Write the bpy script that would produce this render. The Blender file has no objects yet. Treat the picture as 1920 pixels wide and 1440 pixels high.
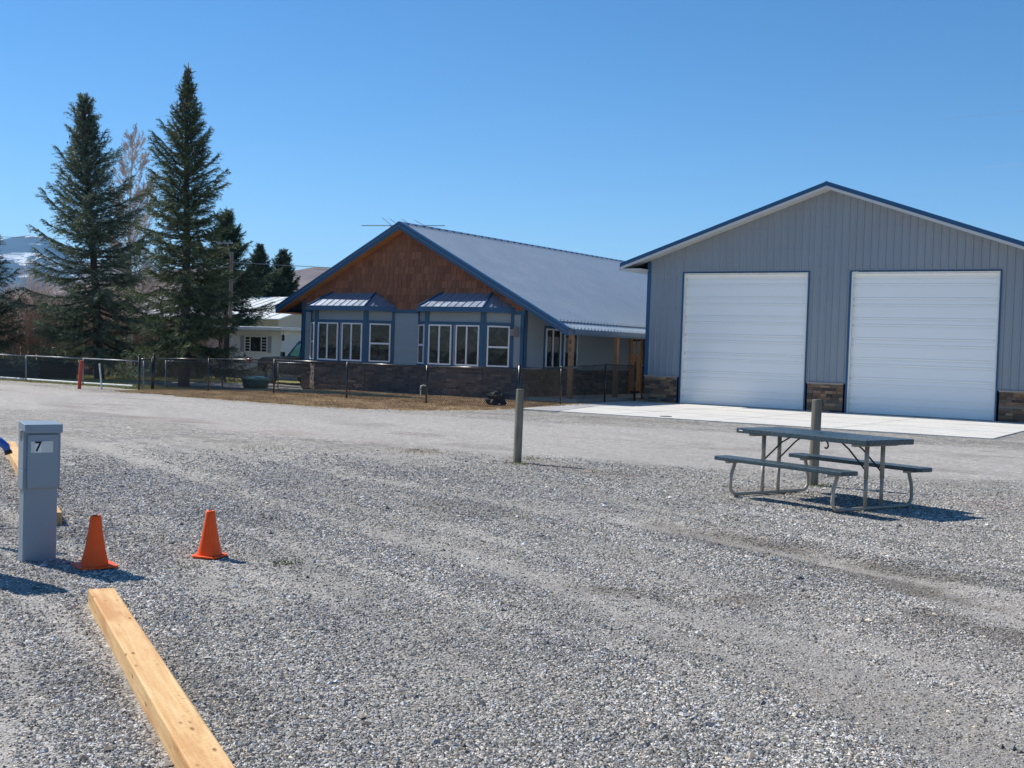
import bpy, math, random
import numpy as np
from mathutils import Vector, Matrix
R=math.radians
C=bpy.context.scene.collection
random.seed(7); rng=np.random.default_rng(7)
# ------------------------------------------------------------------ helpers
def tag(o,label=None,cat=None,group=None,kind=None):
    if label: o['label']=label
    if cat: o['category']=cat
    if group: o['group']=group
    if kind: o['kind']=kind
    return o
def empty(name,loc,label,cat,group=None,rz=0):
    o=bpy.data.objects.new(name,None); C.objects.link(o); o.location=loc; o.rotation_euler=(0,0,rz)
    o.empty_display_size=.2
    return tag(o,label,cat,group)
class MB:
    """collects faces in world (or thing-local) coordinates, one mesh object per build"""
    def __init__(s,M=None): s.v=[]; s.f=[]; s.c=[]; s.M=M
    def add(s,vs,fs,col=None,M=None):
        n=len(s.v); M=M if M is not None else s.M
        for p in vs:
            p=Vector(p)
            if M is not None: p=M@p
            s.v.append(p[:])
        for f in fs: s.f.append(tuple(i+n for i in f)); s.c.append(col)
        return s
    def box(s,a,b,col=None,M=None):
        x0,y0,z0=a; x1,y1,z1=b
        vs=[(x0,y0,z0),(x1,y0,z0),(x1,y1,z0),(x0,y1,z0),(x0,y0,z1),(x1,y0,z1),(x1,y1,z1),(x0,y1,z1)]
        return s.add(vs,[(0,3,2,1),(4,5,6,7),(0,1,5,4),(1,2,6,5),(2,3,7,6),(3,0,4,7)],col,M)
    def prism(s,poly,d0,d1,axis='y',col=None,M=None):
        """poly in the two other axes, extruded from d0 to d1 along axis"""
        n=len(poly)
        def P(a,b,d): return {'y':(a,d,b),'x':(d,a,b),'z':(a,b,d)}[axis]
        vs=[P(a,b,d0) for a,b in poly]+[P(a,b,d1) for a,b in poly]
        fs=[tuple(range(n)),tuple(range(2*n-1,n-1,-1))]+[(i,i+n,(i+1)%n+n,(i+1)%n) for i in range(n)]
        return s.add(vs,fs,col,M)
    def tube(s,pts,r,n=6,col=None,cap=True,M=None):
        pts=[Vector(p) for p in pts]; rs=r if isinstance(r,(list,tuple)) else [r]*len(pts)
        vs=[];fs=[]; up=None
        for i,p in enumerate(pts):
            d=(pts[min(i+1,len(pts)-1)]-pts[max(i-1,0)]).normalized()
            if up is None: up=Vector((0,0,1)) if abs(d.z)<.9 else Vector((1,0,0))
            u=d.cross(up).normalized(); w=u.cross(d).normalized(); up=w
            for k in range(n):
                a=2*math.pi*k/n; vs.append((p+(u*math.cos(a)+w*math.sin(a))*rs[i])[:])
        for i in range(len(pts)-1):
            for k in range(n):
                k2=(k+1)%n; fs.append((i*n+k,i*n+k2,(i+1)*n+k2,(i+1)*n+k))
        if cap: fs.append(tuple(range(n-1,-1,-1))); m=(len(pts)-1)*n; fs.append(tuple(range(m,m+n)))
        return s.add(vs,fs,col,M)
    def lathe(s,prof,n=24,at=(0,0,0),col=None,M=None):
        vs=[];fs=[]
        for r,z in prof:
            for k in range(n):
                a=2*math.pi*k/n; vs.append((at[0]+r*math.cos(a),at[1]+r*math.sin(a),at[2]+z))
        for i in range(len(prof)-1):
            for k in range(n):
                k2=(k+1)%n; fs.append((i*n+k,i*n+k2,(i+1)*n+k2,(i+1)*n+k))
        fs.append(tuple(range(n-1,-1,-1))); m=(len(prof)-1)*n; fs.append(tuple(range(m,m+n)))
        return s.add(vs,fs,col,M)
    def build(s,name,mat,parent=None,world=True,smooth=False,bevel=0,label=None,loc=None):
        off=Vector((0,0,0))
        if parent is not None and world:
            q=parent
            while q is not None: off+=q.location; q=q.parent
        if loc is not None: off=Vector(loc)
        me=bpy.data.meshes.new(name); me.from_pydata([(v[0]-off.x,v[1]-off.y,v[2]-off.z) for v in s.v],[],s.f)
        if any(c is not None for c in s.c):
            at=me.color_attributes.new('Col','FLOAT_COLOR','CORNER'); buf=[]
            for f,c in zip(s.f,s.c): buf.extend(list((c or (1,1,1))+(1,))*len(f))
            at.data.foreach_set('color',buf)
        me.validate(); me.update()
        if smooth: me.polygons.foreach_set('use_smooth',[True]*len(me.polygons))
        o=bpy.data.objects.new(name,me); C.objects.link(o)
        if isinstance(mat,(list,tuple)): [me.materials.append(m) for m in mat]
        else: me.materials.append(mat)
        if parent is not None: o.parent=parent
        elif loc is not None: o.location=loc
        if bevel:
            b=o.modifiers.new('bevel','BEVEL'); b.width=bevel; b.segments=2; b.limit_method='ANGLE'; b.angle_limit=R(35)
        if label: o['label']=label
        return o
def npmesh(name,V,F,mat,parent=None,col=None,smooth=False,k=3):
    """numpy vertices and constant-size faces; col = per vertex rgb"""
    me=bpy.data.meshes.new(name); V=np.asarray(V,np.float32); F=np.asarray(F,np.int32)
    if parent is not None: V=V-np.array(parent.location,np.float32)
    me.vertices.add(len(V)); me.vertices.foreach_set('co',V.ravel())
    me.loops.add(F.size); me.loops.foreach_set('vertex_index',F.ravel())
    me.polygons.add(len(F)); me.polygons.foreach_set('loop_start',np.arange(0,F.size,k,dtype=np.int32))
    me.polygons.foreach_set('loop_total',np.full(len(F),k,np.int32))
    if smooth: me.polygons.foreach_set('use_smooth',np.ones(len(F),bool))
    else: me.polygons.foreach_set('use_smooth',np.zeros(len(F),bool))
    me.update(calc_edges=True)
    if col is not None:
        a=me.color_attributes.new('Col','FLOAT_COLOR','POINT'); c=np.ones((len(V),4),np.float32); c[:,:3]=col
        a.data.foreach_set('color',c.ravel())
    me.materials.append(mat); o=bpy.data.objects.new(name,me); C.objects.link(o)
    if parent is not None: o.parent=parent
    return o
def text(body,size,mat,parent,M,name='lettering',ext=.002):
    cu=bpy.data.curves.new('t','FONT'); cu.body=body; cu.size=size; cu.extrude=ext; cu.align_x='CENTER'; cu.align_y='CENTER'; cu.offset=size*.012
    t=bpy.data.objects.new('t',cu); C.objects.link(t); bpy.context.view_layer.update()
    me=bpy.data.meshes.new_from_object(t.evaluated_get(bpy.context.evaluated_depsgraph_get())); bpy.data.objects.remove(t)
    me.transform(M); off=Vector((0,0,0)); q=parent
    while q is not None: off+=q.location; q=q.parent
    me.transform(Matrix.Translation(-off)); me.materials.clear(); me.materials.append(mat)
    me.name=name; o=bpy.data.objects.new(name,me); C.objects.link(o); o.parent=parent; return o
# ------------------------------------------------------------------ materials
class NT:
    def __init__(s,name):
        s.m=bpy.data.materials.new(name); s.m.use_nodes=True; s.t=s.m.node_tree; s.b=s.t.nodes['Principled BSDF']
    def n(s,ty,**kw):
        x=s.t.nodes.new(ty)
        for k,v in kw.items(): setattr(x,k,v)
        return x
    def l(s,a,b): s.t.links.new(a,b)
    def val(s,node,**kw):
        for k,v in kw.items(): node.inputs[k.replace('_',' ')].default_value=v
        return node
    def noise(s,scale,detail=4,rough=.55,vec=None,dist=0):
        x=s.n('ShaderNodeTexNoise'); x.inputs['Scale'].default_value=scale; x.inputs['Detail'].default_value=detail
        x.inputs['Roughness'].default_value=rough; x.inputs['Distortion'].default_value=dist
        if vec: s.l(vec,x.inputs['Vector'])
        return x
    def ramp(s,fac,stops):
        x=s.n('ShaderNodeValToRGB'); e=x.color_ramp.elements
        while len(e)<len(stops): e.new(.5)
        for el,(p,c) in zip(e,stops): el.position=p; el.color=(*c,1) if len(c)==3 else c
        s.l(fac,x.inputs['Fac']); return x
    def mix(s,a,b,fac,mode='MIX'):
        x=s.n('ShaderNodeMix',data_type='RGBA',blend_type=mode)
        for sock,v in ((x.inputs[6],a),(x.inputs[7],b),(x.inputs[0],fac)):
            if isinstance(v,bpy.types.NodeSocket): s.l(v,sock)
            elif isinstance(v,(int,float)): sock.default_value=v
            else: sock.default_value=(*v,1)
        return x.outputs[2]
    def coord(s,kind='Object',scale=None):
        c=s.n('ShaderNodeTexCoord').outputs[kind]
        if scale:
            mp=s.n('ShaderNodeMapping'); mp.inputs['Scale'].default_value=scale; s.l(c,mp.inputs['Vector']); return mp.outputs[0]
        return c
    def bump(s,h,strength,dist=.01,prev=None):
        x=s.n('ShaderNodeBump'); x.inputs['Strength'].default_value=strength; x.inputs['Distance'].default_value=dist
        s.l(h,x.inputs['Height'])
        if prev: s.l(prev,x.inputs['Normal'])
        return x.outputs[0]
def simple(name,col,rough=.6,metal=0,var=.12,vs=3,bump=0,bs=60,spec=.5,attr=False,stretch=None,dirt=None):
    m=NT(name); v=m.coord('Object',stretch)
    nz=m.noise(vs,5,.6,v)
    lo=tuple(c*(1-var) for c in col); hi=tuple(min(1,c*(1+var)) for c in col)
    r=m.ramp(nz.outputs['Fac'],[(.3,lo),(.7,hi)]).outputs[0]
    if attr:
        a=m.n('ShaderNodeVertexColor'); a.layer_name='Col'; r=m.mix(r,a.outputs[0],1.0,'MULTIPLY')
    if dirt:
        d=m.noise(dirt[1],6,.65,v); dr=m.ramp(d.outputs['Fac'],[(.5,(0,0,0)),(.72,(1,1,1))])
        f=m.n('ShaderNodeMath',operation='MULTIPLY'); m.l(dr.outputs[0],f.inputs[0]); f.inputs[1].default_value=dirt[2]
        r=m.mix(r,dirt[0],f.outputs[0])
    m.l(r,m.b.inputs['Base Color'])
    rr=m.ramp(nz.outputs['Fac'],[(.3,(max(0,rough-.08),)*3),(.7,(min(1,rough+.08),)*3)]); m.l(rr.outputs[0],m.b.inputs['Roughness'])
    m.b.inputs['Metallic'].default_value=metal; m.b.inputs['Specular IOR Level'].default_value=spec
    if bump:
        b=m.noise(bs,4,.6,v); m.l(m.bump(b.outputs['Fac'],bump,.01),m.b.inputs['Normal'])
    return m.m
def wood(name,a,b,axis,rough=.65,scale=9,knots=0,bump=.3):
    m=NT(name); sc=[scale]*3; sc[axis]=scale*.06
    v=m.coord('Object',tuple(sc)); nz=m.noise(1,6,.6,v,.6)
    big=m.noise(1.2,3,.5,m.coord('Object'))
    c=m.ramp(nz.outputs['Fac'],[(.28,a),(.5,tuple((x+y)/2 for x,y in zip(a,b))),(.72,b)]).outputs[0]
    c=m.mix(c,tuple(x*.82 for x in a),m.ramp(big.outputs['Fac'],[(.45,(0,0,0)),(.75,(.6,.6,.6))]).outputs[0])
    if knots:
        sk=[knots*2.6]*3; sk[axis]=knots
        vo=m.n('ShaderNodeTexVoronoi'); vo.inputs['Scale'].default_value=1; m.l(m.coord('Object',tuple(sk)),vo.inputs['Vector'])
        k=m.ramp(vo.outputs['Distance'],[(.05,(1,1,1)),(.16,(0,0,0))]).outputs[0]
        gate=m.ramp(vo.outputs['Color'],[(.45,(0,0,0)),(.5,(1,1,1))]).outputs[0]
        k=m.mix((0,0,0),k,gate)
        c=m.mix(c,(.30,.12,.035),k)
    m.l(c,m.b.inputs['Base Color']); m.b.inputs['Roughness'].default_value=rough
    m.l(m.bump(nz.outputs['Fac'],bump,.004),m.b.inputs['Normal']); return m.m
BLUE=(.020,.085,.17)
M={}
M['blue']=simple('blue_trim',BLUE,.45,var=.08)
M['bluemetal']=simple('blue_metal',(.012,.080,.185),.35,.0,var=.06)
M['rooftrim']=simple('bluegrey_flashing',(.12,.17,.24),.4,.3,var=.05)
M['roof']=simple('galvalume_roof',(.47,.53,.58),.42,.12,var=.015,vs=1)
M['bayroof']=simple('standing_seam_roof',(.30,.36,.46),.38,.35,var=.05)
M['lap']=simple('grey_lap_siding',(.275,.325,.36),.62,var=.05,vs=2,bump=.15,bs=30,attr=True,stretch=(.3,.3,4))
M['panel']=simple('steel_wall_panel',(.275,.305,.34),.45,.0,var=.04,vs=1.2,stretch=(1,1,.3),dirt=((.2,.19,.17),.8,.25))
M['screw']=simple('screw_heads',(.10,.12,.15),.5)
M['door']=simple('white_overhead_door',(.94,.93,.90),.55,var=.01,vs=.7)
M['doortrim']=simple('cream_door_seal',(.78,.77,.70),.5)
M['white']=simple('white_vinyl',(.76,.77,.80),.4,var=.03)
M['cedarsoffit']=wood('cedar_soffit',(.34,.14,.045),(.52,.25,.09),1)
M['soffit']=simple('white_soffit',(.60,.59,.56),.6,var=.04)
M['shingle']=simple('cedar_shingles',(1,1,1),.75,attr=True,var=.22,vs=8,stretch=(9,9,1),bump=.5,bs=10)
M['stone']=simple('ledge_stone',(1,1,1),.85,attr=True,var=.25,vs=14,bump=.9,bs=35)
M['stonecap']=simple('stone_sill',(.40,.34,.29),.8,bump=.5)
M['cedarpost']=wood('cedar_post',(.25,.13,.07),(.38,.22,.12),2)
M['oakdoor']=wood('oak_door',(.36,.16,.04),(.55,.27,.08),2,.4)
M['concrete']=None
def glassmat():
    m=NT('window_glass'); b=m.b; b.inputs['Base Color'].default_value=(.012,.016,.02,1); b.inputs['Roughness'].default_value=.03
    b.inputs['Specular IOR Level'].default_value=.30; nz=m.noise(1.4,2,.5,m.coord('Object')); m.l(m.bump(nz.outputs['Fac'],.10,.03),b.inputs['Normal']); n2=m.noise(2.3,5,.7,m.coord('Object'),1.5); m.l(m.ramp(n2.outputs['Fac'],[(.35,(.008,.009,.010)),(.52,(.022,.028,.030)),(.62,(.05,.065,.062)),(.75,(.12,.15,.16))]).outputs[0],b.inputs['Base Color']); return m.m  # noise tones in the base colour imitate reflections and the room behind
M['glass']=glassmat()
M['interior']=simple('dark_interior',(.05,.055,.06),.9,var=.6,vs=2.5)
M['curtain']=simple('pale_blind',(.34,.36,.38),.8,var=.2,vs=5)
M['blackvinyl']=simple('black_vinyl',(.010,.010,.012),.30,var=.2,spec=.8)
M['galv']=simple('galvanised_pipe',(.26,.27,.29),.42,.55,var=.12,vs=8)
M['wire']=simple('galvanised_wire',(.16,.17,.18),.5,.4)
M['blackmetal']=simple('black_powder_coat',(.012,.012,.014),.45)
M['tabletop']=simple('grey_plastic_top',(.030,.055,.070),.30,var=.08,vs=30,bump=.15,bs=200,spec=.6,dirt=((.14,.16,.17),5,.20))
M['tableleg']=simple('bronze_steel_leg',(.36,.315,.26),.42,.1,var=.1,vs=6)
M['ped']=simple('grey_blue_enamel',(.225,.29,.345),.42,var=.05,vs=3,dirt=((.24,.22,.2),6,.25))
M['plate']=simple('pale_number_plate',(.60,.63,.61),.5,var=.03)
M['numwhite']=simple('white_number_sticker',(.78,.79,.82),.4,var=.02)
M['black']=simple('black_lettering',(.008,.008,.009),.5)
M['cone']=simple('orange_cone_plastic',(1.0,.105,.012),.5,var=.06,vs=9,spec=.25,dirt=((.5,.16,.07),9,.22))
def timbermat():
    m=NT('fresh_pine_timber'); v=m.coord('Object',(1.2,20,20)); nz=m.noise(1,7,.6,v,1.2); c=m.ramp(nz.outputs['Fac'],[(.30,(.54,.30,.115)),(.5,(.68,.43,.20)),(.70,(.80,.55,.29))]).outputs[0]
    b2=m.noise(1.6,4,.55,m.coord('Object',(1,3,3))); c=m.mix(c,(.50,.235,.085),m.ramp(b2.outputs['Fac'],[(.50,(0,0,0)),(.68,(.75,.75,.75))]).outputs[0])
    def marks(sc,lo,hi,gt,colr,f):
        nonlocal c
        vo=m.n('ShaderNodeTexVoronoi'); vo.inputs['Scale'].default_value=1; m.l(m.coord('Object',sc),vo.inputs['Vector'])
        k=m.ramp(vo.outputs['Distance'],[(lo,(1,1,1)),(hi,(0,0,0))]).outputs[0]; sp=m.n('ShaderNodeSeparateColor'); m.l(vo.outputs['Color'],sp.inputs[0])
        g_=m.ramp(sp.outputs[0],[(gt,(0,0,0)),(gt+.02,(f,f,f))]).outputs[0]; c=m.mix(c,colr,m.mix(k,g_,1.0,'MULTIPLY'))
    marks((8,22,22),.10,.26,.55,(.20,.075,.02),.9)      # knots
    marks((34,14,14),.05,.20,.62,(.13,.055,.02),.85)    # short cross marks
    marks((110,60,60),.18,.40,.35,(.40,.20,.07),.55)    # incised preservative dots
    m.l(c,m.b.inputs['Base Color']); m.b.inputs['Roughness'].default_value=.75; m.b.inputs['Specular IOR Level'].default_value=.25
    m.l(m.bump(nz.outputs['Fac'],.5,.004),m.b.inputs['Normal']); return m.m
M['timber']=timbermat()
M['endgrain']=simple('timber_end',(.40,.25,.12),.8,var=.3,vs=40)
M['oldwood']=wood('weathered_post',(.06,.052,.036),(.33,.29,.22),2,.85,scale=17,bump=1.0)
M['hydrant']=simple('blue_cast_iron',(.03,.12,.42),.4)
M['orange']=simple('red_orange_marker',(.50,.06,.028),.5)
M['pvc']=simple('white_pipe',(.70,.71,.70),.45)
M['green']=simple('green_plastic',(.02,.10,.065),.45,var=.15)
M['greenlid']=simple('pale_green_lid',(.10,.28,.22),.4,var=.15)
M['pink']=simple('pink_glass_ball',(.60,.03,.07),.25)
M['bag']=simple('black_plastic_bag',(.010,.010,.012),.7,bump=.3,bs=12,spec=.2)
M['truck']=simple('dark_truck_paint',(.006,.010,.016),.15,.0,var=.05,spec=.7)
M['tyre']=simple('rubber_tyre',(.018,.018,.018),.85)
M['rim']=simple('alloy_rim',(.35,.36,.38),.3,.8)
M['chrome']=simple('chrome',(.6,.6,.62),.15,1)
M['carglass']=simple('green_tinted_glass',(.04,.13,.11),.06,spec=.9,var=.05)
M['headlight']=simple('headlight_lens',(.55,.57,.6),.15)
M['trailer']=simple('white_trailer_siding',(.66,.70,.78),.5,var=.05,vs=1,dirt=((.40,.38,.34),1.5,.3))
M['trailertrim']=simple('trailer_trim',(.72,.73,.74),.4)
M['shedroof']=simple('white_metal_roof',(.66,.70,.70),.42,.1,var=.05)
M['shedwall']=simple('beige_shed_wall',(.42,.41,.36),.6,var=.05)
M['bark']=simple('spruce_bark',(.085,.066,.055),.9,var=.35,vs=10,bump=.8,bs=20)
M['palebark']=simple('cottonwood_bark',(.60,.52,.48),.9,var=.25,vs=8)
M['twig']=simple('red_willow_twigs',(1,1,1),.85,attr=True,var=.2)
M['needle']=None
M['pole']=wood('utility_pole',(.11,.085,.065),(.20,.155,.12),2)
M['cable']=simple('overhead_cable',(.20,.21,.22),.5)
M['grass']=simple('dry_grass',(1,1,1),.85,attr=True,var=.15)
M['bed']=simple('dark_timber_bed',(.03,.026,.022),.85)
def foliage(name):
    m=NT(name); a=m.n('ShaderNodeVertexColor'); a.layer_name='Col'
    m.l(a.outputs[0],m.b.inputs['Base Color']); m.b.inputs['Roughness'].default_value=.6; m.b.inputs['Specular IOR Level'].default_value=.3
    tr=m.n('ShaderNodeBsdfTranslucent'); m.l(a.outputs[0],tr.inputs['Color']); mx=m.n('ShaderNodeMixShader'); mx.inputs[0].default_value=.22
    m.l(m.b.outputs[0],mx.inputs[1]); m.l(tr.outputs[0],mx.inputs[2]); m.l(mx.outputs[0],m.t.nodes['Material Output'].inputs[0]); return m.m
M['needle']=foliage('spruce_needles')
def concrete():
    m=NT('broom_finished_concrete'); v=m.coord('Object'); nz=m.noise(.9,6,.65,v); fine=m.noise(70,3,.6,v)
    c=m.ramp(nz.outputs['Fac'],[(.3,(.53,.51,.47)),(.7,(.64,.62,.58))]).outputs[0]
    br=m.n('ShaderNodeTexBrick'); br.offset=.5; m.l(v,br.inputs['Vector'])
    for k,val in (('Scale',1),('Brick Width',.62),('Row Height',.42),('Mortar Size',.012),('Mortar Smooth',.6)): br.inputs[k].default_value=val
    br.inputs['Color1'].default_value=(.93,.92,.91,1); br.inputs['Color2'].default_value=(1,1,1,1); br.inputs['Mortar'].default_value=(.70,.69,.66,1)
    c=m.mix(c,br.outputs[0],.8,'MULTIPLY'); m.l(c,m.b.inputs['Base Color']); m.b.inputs['Roughness'].default_value=.85
    m.l(m.bump(fine.outputs['Fac'],.3,.005),m.b.inputs['Normal']); return m.m
M['concrete']=concrete()
def gravel():
    m=NT('gravel'); v=m.coord('Object')
    a=m.n('ShaderNodeVertexColor'); a.layer_name='Col'          # rgb of the surface, alpha unused
    co=m.n('ShaderNodeAttribute'); co.attribute_name='coarse'
    def vor(scale):
        x=m.n('ShaderNodeTexVoronoi'); x.inputs['Scale'].default_value=scale; m.l(v,x.inputs['Vector']); return x
    v1=vor(62); v2=vor(150); v3=vor(17)
    def grey(node,lo,hi):
        s=m.n('ShaderNodeSeparateColor'); m.l(node.outputs['Color'],s.inputs[0])
        return m.ramp(s.outputs[0],[(0,(lo,)*3),(.5,((lo+hi)*.42,)*3),(.85,(hi*.8,)*3),(1,(hi,hi,hi*1.02))]).outputs[0]
    g1=grey(v1,.42,1.75); g2=grey(v2,.62,1.4); g3=grey(v3,.58,1.5)
    cell=m.mix(g2,g1,co.outputs['Fac'])
    c=m.mix(a.outputs[0],cell,1.0,'MULTIPLY')
    c=m.mix(c,m.mix((1,1,1),g3,co.outputs['Fac']),1.0,'MULTIPLY')
    big=m.noise(6,5,.7,v); c=m.mix(c,m.ramp(big.outputs['Fac'],[(.3,(.84,.84,.85)),(.7,(1.12,1.11,1.09))]).outputs[0],1.0,'MULTIPLY')
    m.l(c,m.b.inputs['Base Color']); m.b.inputs['Roughness'].default_value=.85; m.b.inputs['Specular IOR Level'].default_value=.3
    inv=m.n('ShaderNodeMath',operation='SUBTRACT'); inv.inputs[0].default_value=1; m.l(v1.outputs['Distance'],inv.inputs[1])
    h=m.n('ShaderNodeMath',operation='MULTIPLY'); m.l(inv.outputs[0],h.inputs[0]); m.l(co.outputs['Fac'],h.inputs[1])
    b=m.bump(h.outputs[0],1.0,.022); b=m.bump(v2.outputs['Distance'],.5,-.006,b)
    b=m.bump(m.noise(9,4,.6,v).outputs['Fac'],.5,.03,b)
    m.l(b,m.b.inputs['Normal']); return m.m
M['gravel']=gravel()
def pebble():
    m=NT('crushed_stone'); a=m.n('ShaderNodeVertexColor'); a.layer_name='Col'; nz=m.noise(160,2,.6,m.coord('Object'))
    m.l(m.mix(a.outputs[0],m.ramp(nz.outputs['Fac'],[(.3,(.8,.8,.8)),(.7,(1.15,1.15,1.15))]).outputs[0],1.0,'MULTIPLY'),m.b.inputs['Base Color'])
    m.b.inputs['Roughness'].default_value=.95; m.b.inputs['Specular IOR Level'].default_value=.08; return m.m
M['pebble']=pebble()
def turf():
    m=NT('lawn_turf'); v=m.coord('Object'); a=m.n('ShaderNodeVertexColor'); a.layer_name='Col'
    n1=m.noise(25,5,.7,v); c=m.mix(a.outputs[0],m.ramp(n1.outputs['Fac'],[(.3,(.6,.6,.55)),(.7,(1.35,1.3,1.2))]).outputs[0],1.0,'MULTIPLY')
    m.l(c,m.b.inputs['Base Color']); m.b.inputs['Roughness'].default_value=.95; m.b.inputs['Specular IOR Level'].default_value=.1
    m.l(m.bump(n1.outputs['Fac'],1,.04),m.b.inputs['Normal']); return m.m
M['turf']=turf()
def hillmat(name,a,b,c3,snow,snowcol=(.75,.78,.82)):
    m=NT(name); v=m.coord('Object',(.016,.016,.03)); nz=m.noise(1.3,8,.65,v,.5)
    c=m.ramp(nz.outputs['Fac'],[(.3,a),(.5,b),(.7,c3)]).outputs[0]
    if 'mountain' in name: v=m.coord('Object',(.0016,.0016,.004))
    if snow:
        s=m.noise(2.0,9,.62,v,.8); f=m.ramp(s.outputs['Fac'],[(1-snow,(0,0,0)),(1-snow+.035,(1,1,1))]).outputs[0]; c=m.mix(c,snowcol,f)
    m.l(c,m.b.inputs['Base Color']); m.b.inputs['Roughness'].default_value=.95; m.b.inputs['Specular IOR Level'].default_value=.1; return m.m
# ------------------------------------------------------------------ value noise
_tab=rng.random((256,256))
def vn(x,y):
    xi=np.floor(x).astype(int); yi=np.floor(y).astype(int); fx=x-xi; fy=y-yi
    fx=fx*fx*(3-2*fx); fy=fy*fy*(3-2*fy); t=lambda a,b:_tab[a&255,b&255]
    return (t(xi,yi)*(1-fx)+t(xi+1,yi)*fx)*(1-fy)+(t(xi,yi+1)*(1-fx)+t(xi+1,yi+1)*fx)*fy
def fbm(x,y,o=4):
    s=0;a=.5
    for i in range(o): s=s+a*vn(x*2**i+17*i,y*2**i+31*i); a*=.5
    return s/(1-.5**o)
def sst(a,b,x): t=np.clip((x-a)/(b-a),0,1); return t*t*(3-2*t)
def dline(x,y,pts):
    d=np.full(np.shape(x),1e9)
    for (ax,ay),(bx,by) in zip(pts[:-1],pts[1:]):
        vx,vy=bx-ax,by-ay; t=np.clip(((x-ax)*vx+(y-ay)*vy)/(vx*vx+vy*vy),0,1)
        d=np.minimum(d,np.hypot(x-ax-t*vx,y-ay-t*vy))
    return d
XF=[-200,-36,-26,-19.7,-17.4,-14.1,-8.5,-3.9,30]; YF=[26,25.2,22.9,22.3,22.7,23.0,24.3,24.6,25.5]
XN=[-200,-24,-18,-13.5,-9.8,-6.9,-3.0,30]; YN=[17,16.2,15.8,15.8,15.9,16.2,18.0,21]
TR_A=[(1.5,3.2),(-.8,5.2),(-2.2,6.6),(-3.4,6.9),(-4.9,7.5),(-7.8,8.6),(-11.6,10.2),(-18,13)]
TR_C=[(2,6.5),(-2,9),(-4.4,10.1),(-6.2,10.4),(-9.1,11.3),(-14,13.2)]
TR_D=[(-1.5,6.6),(-4.6,8.25),(-6.4,8.75),(-9.2,9.6),(-12.8,10.8)]
DIRT=[(-5.2,10.45),(-4.2,10.0),(-3.5,9.75),(-2.3,9.2),(-1.2,7.8),(.3,6.6)]
DIRT2=[(-3.9,7.3),(-2.9,7.6),(-2.0,7.75)]
def inroad(x,y):
    w=.9*(fbm(x*.7,y*.7,3)-.5)
    return (y<np.interp(x,XF,YF)+w*.5)&(y>np.interp(x,XN,YN)+w*2)
def roadw(x,y):
    return sst(-.9,.6,y-np.interp(x,XN,YN)+1.6*(fbm(x*.5,y*.9,3)-.5))*sst(-.35,.35,np.interp(x,XF,YF)-y+.6*(fbm(x*.7,y*.7,3)-.5))
def lawn(x,y):
    e=np.interp(x,[-31.5,-29,-26,-20.1,-18.3,-17.3,-17.29],[25.4,24.2,23.3,23.05,24.0,26.6,99])+.5*(fbm(x*1.3,y*1.3,3)-.5)
    a=(x<-17.6+.0*x)&(y>e)&(x>-200)
    drive=(y>30.0)&(y<41)&(x<-31.2)&(x>-37.5+(y-33)*.4)
    a=a&~drive
    left=(x<-31.5)&(y<27.1+.5*(fbm(x,y,3)-.5))
    return a&~left
def ght(x,y):
    """ground height"""
    x=np.asarray(x,float); y=np.asarray(y,float)
    h=-.13*sst(26.5,32,-x)
    near=sst(60,25,np.hypot(x,y))
    h=h+near*(.018*(fbm(x*.9,y*.9,3)-.5)+.012*(fbm(x*4.5,y*4.5,2)-.5))
    def rut(L,w,d):
        q=dline(x,y,L); return -d*np.exp(-(q/w)**2)+.55*d*np.exp(-((q-w*2.1)/(w*.7))**2)
    h=h+rut(TR_A,.35,.018)+rut(TR_C,.3,.014)+rut(DIRT,.22,.02)+rut(TR_D,.3,.010)
    return h
def gh(x,y): return float(ght(x,y))
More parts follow.
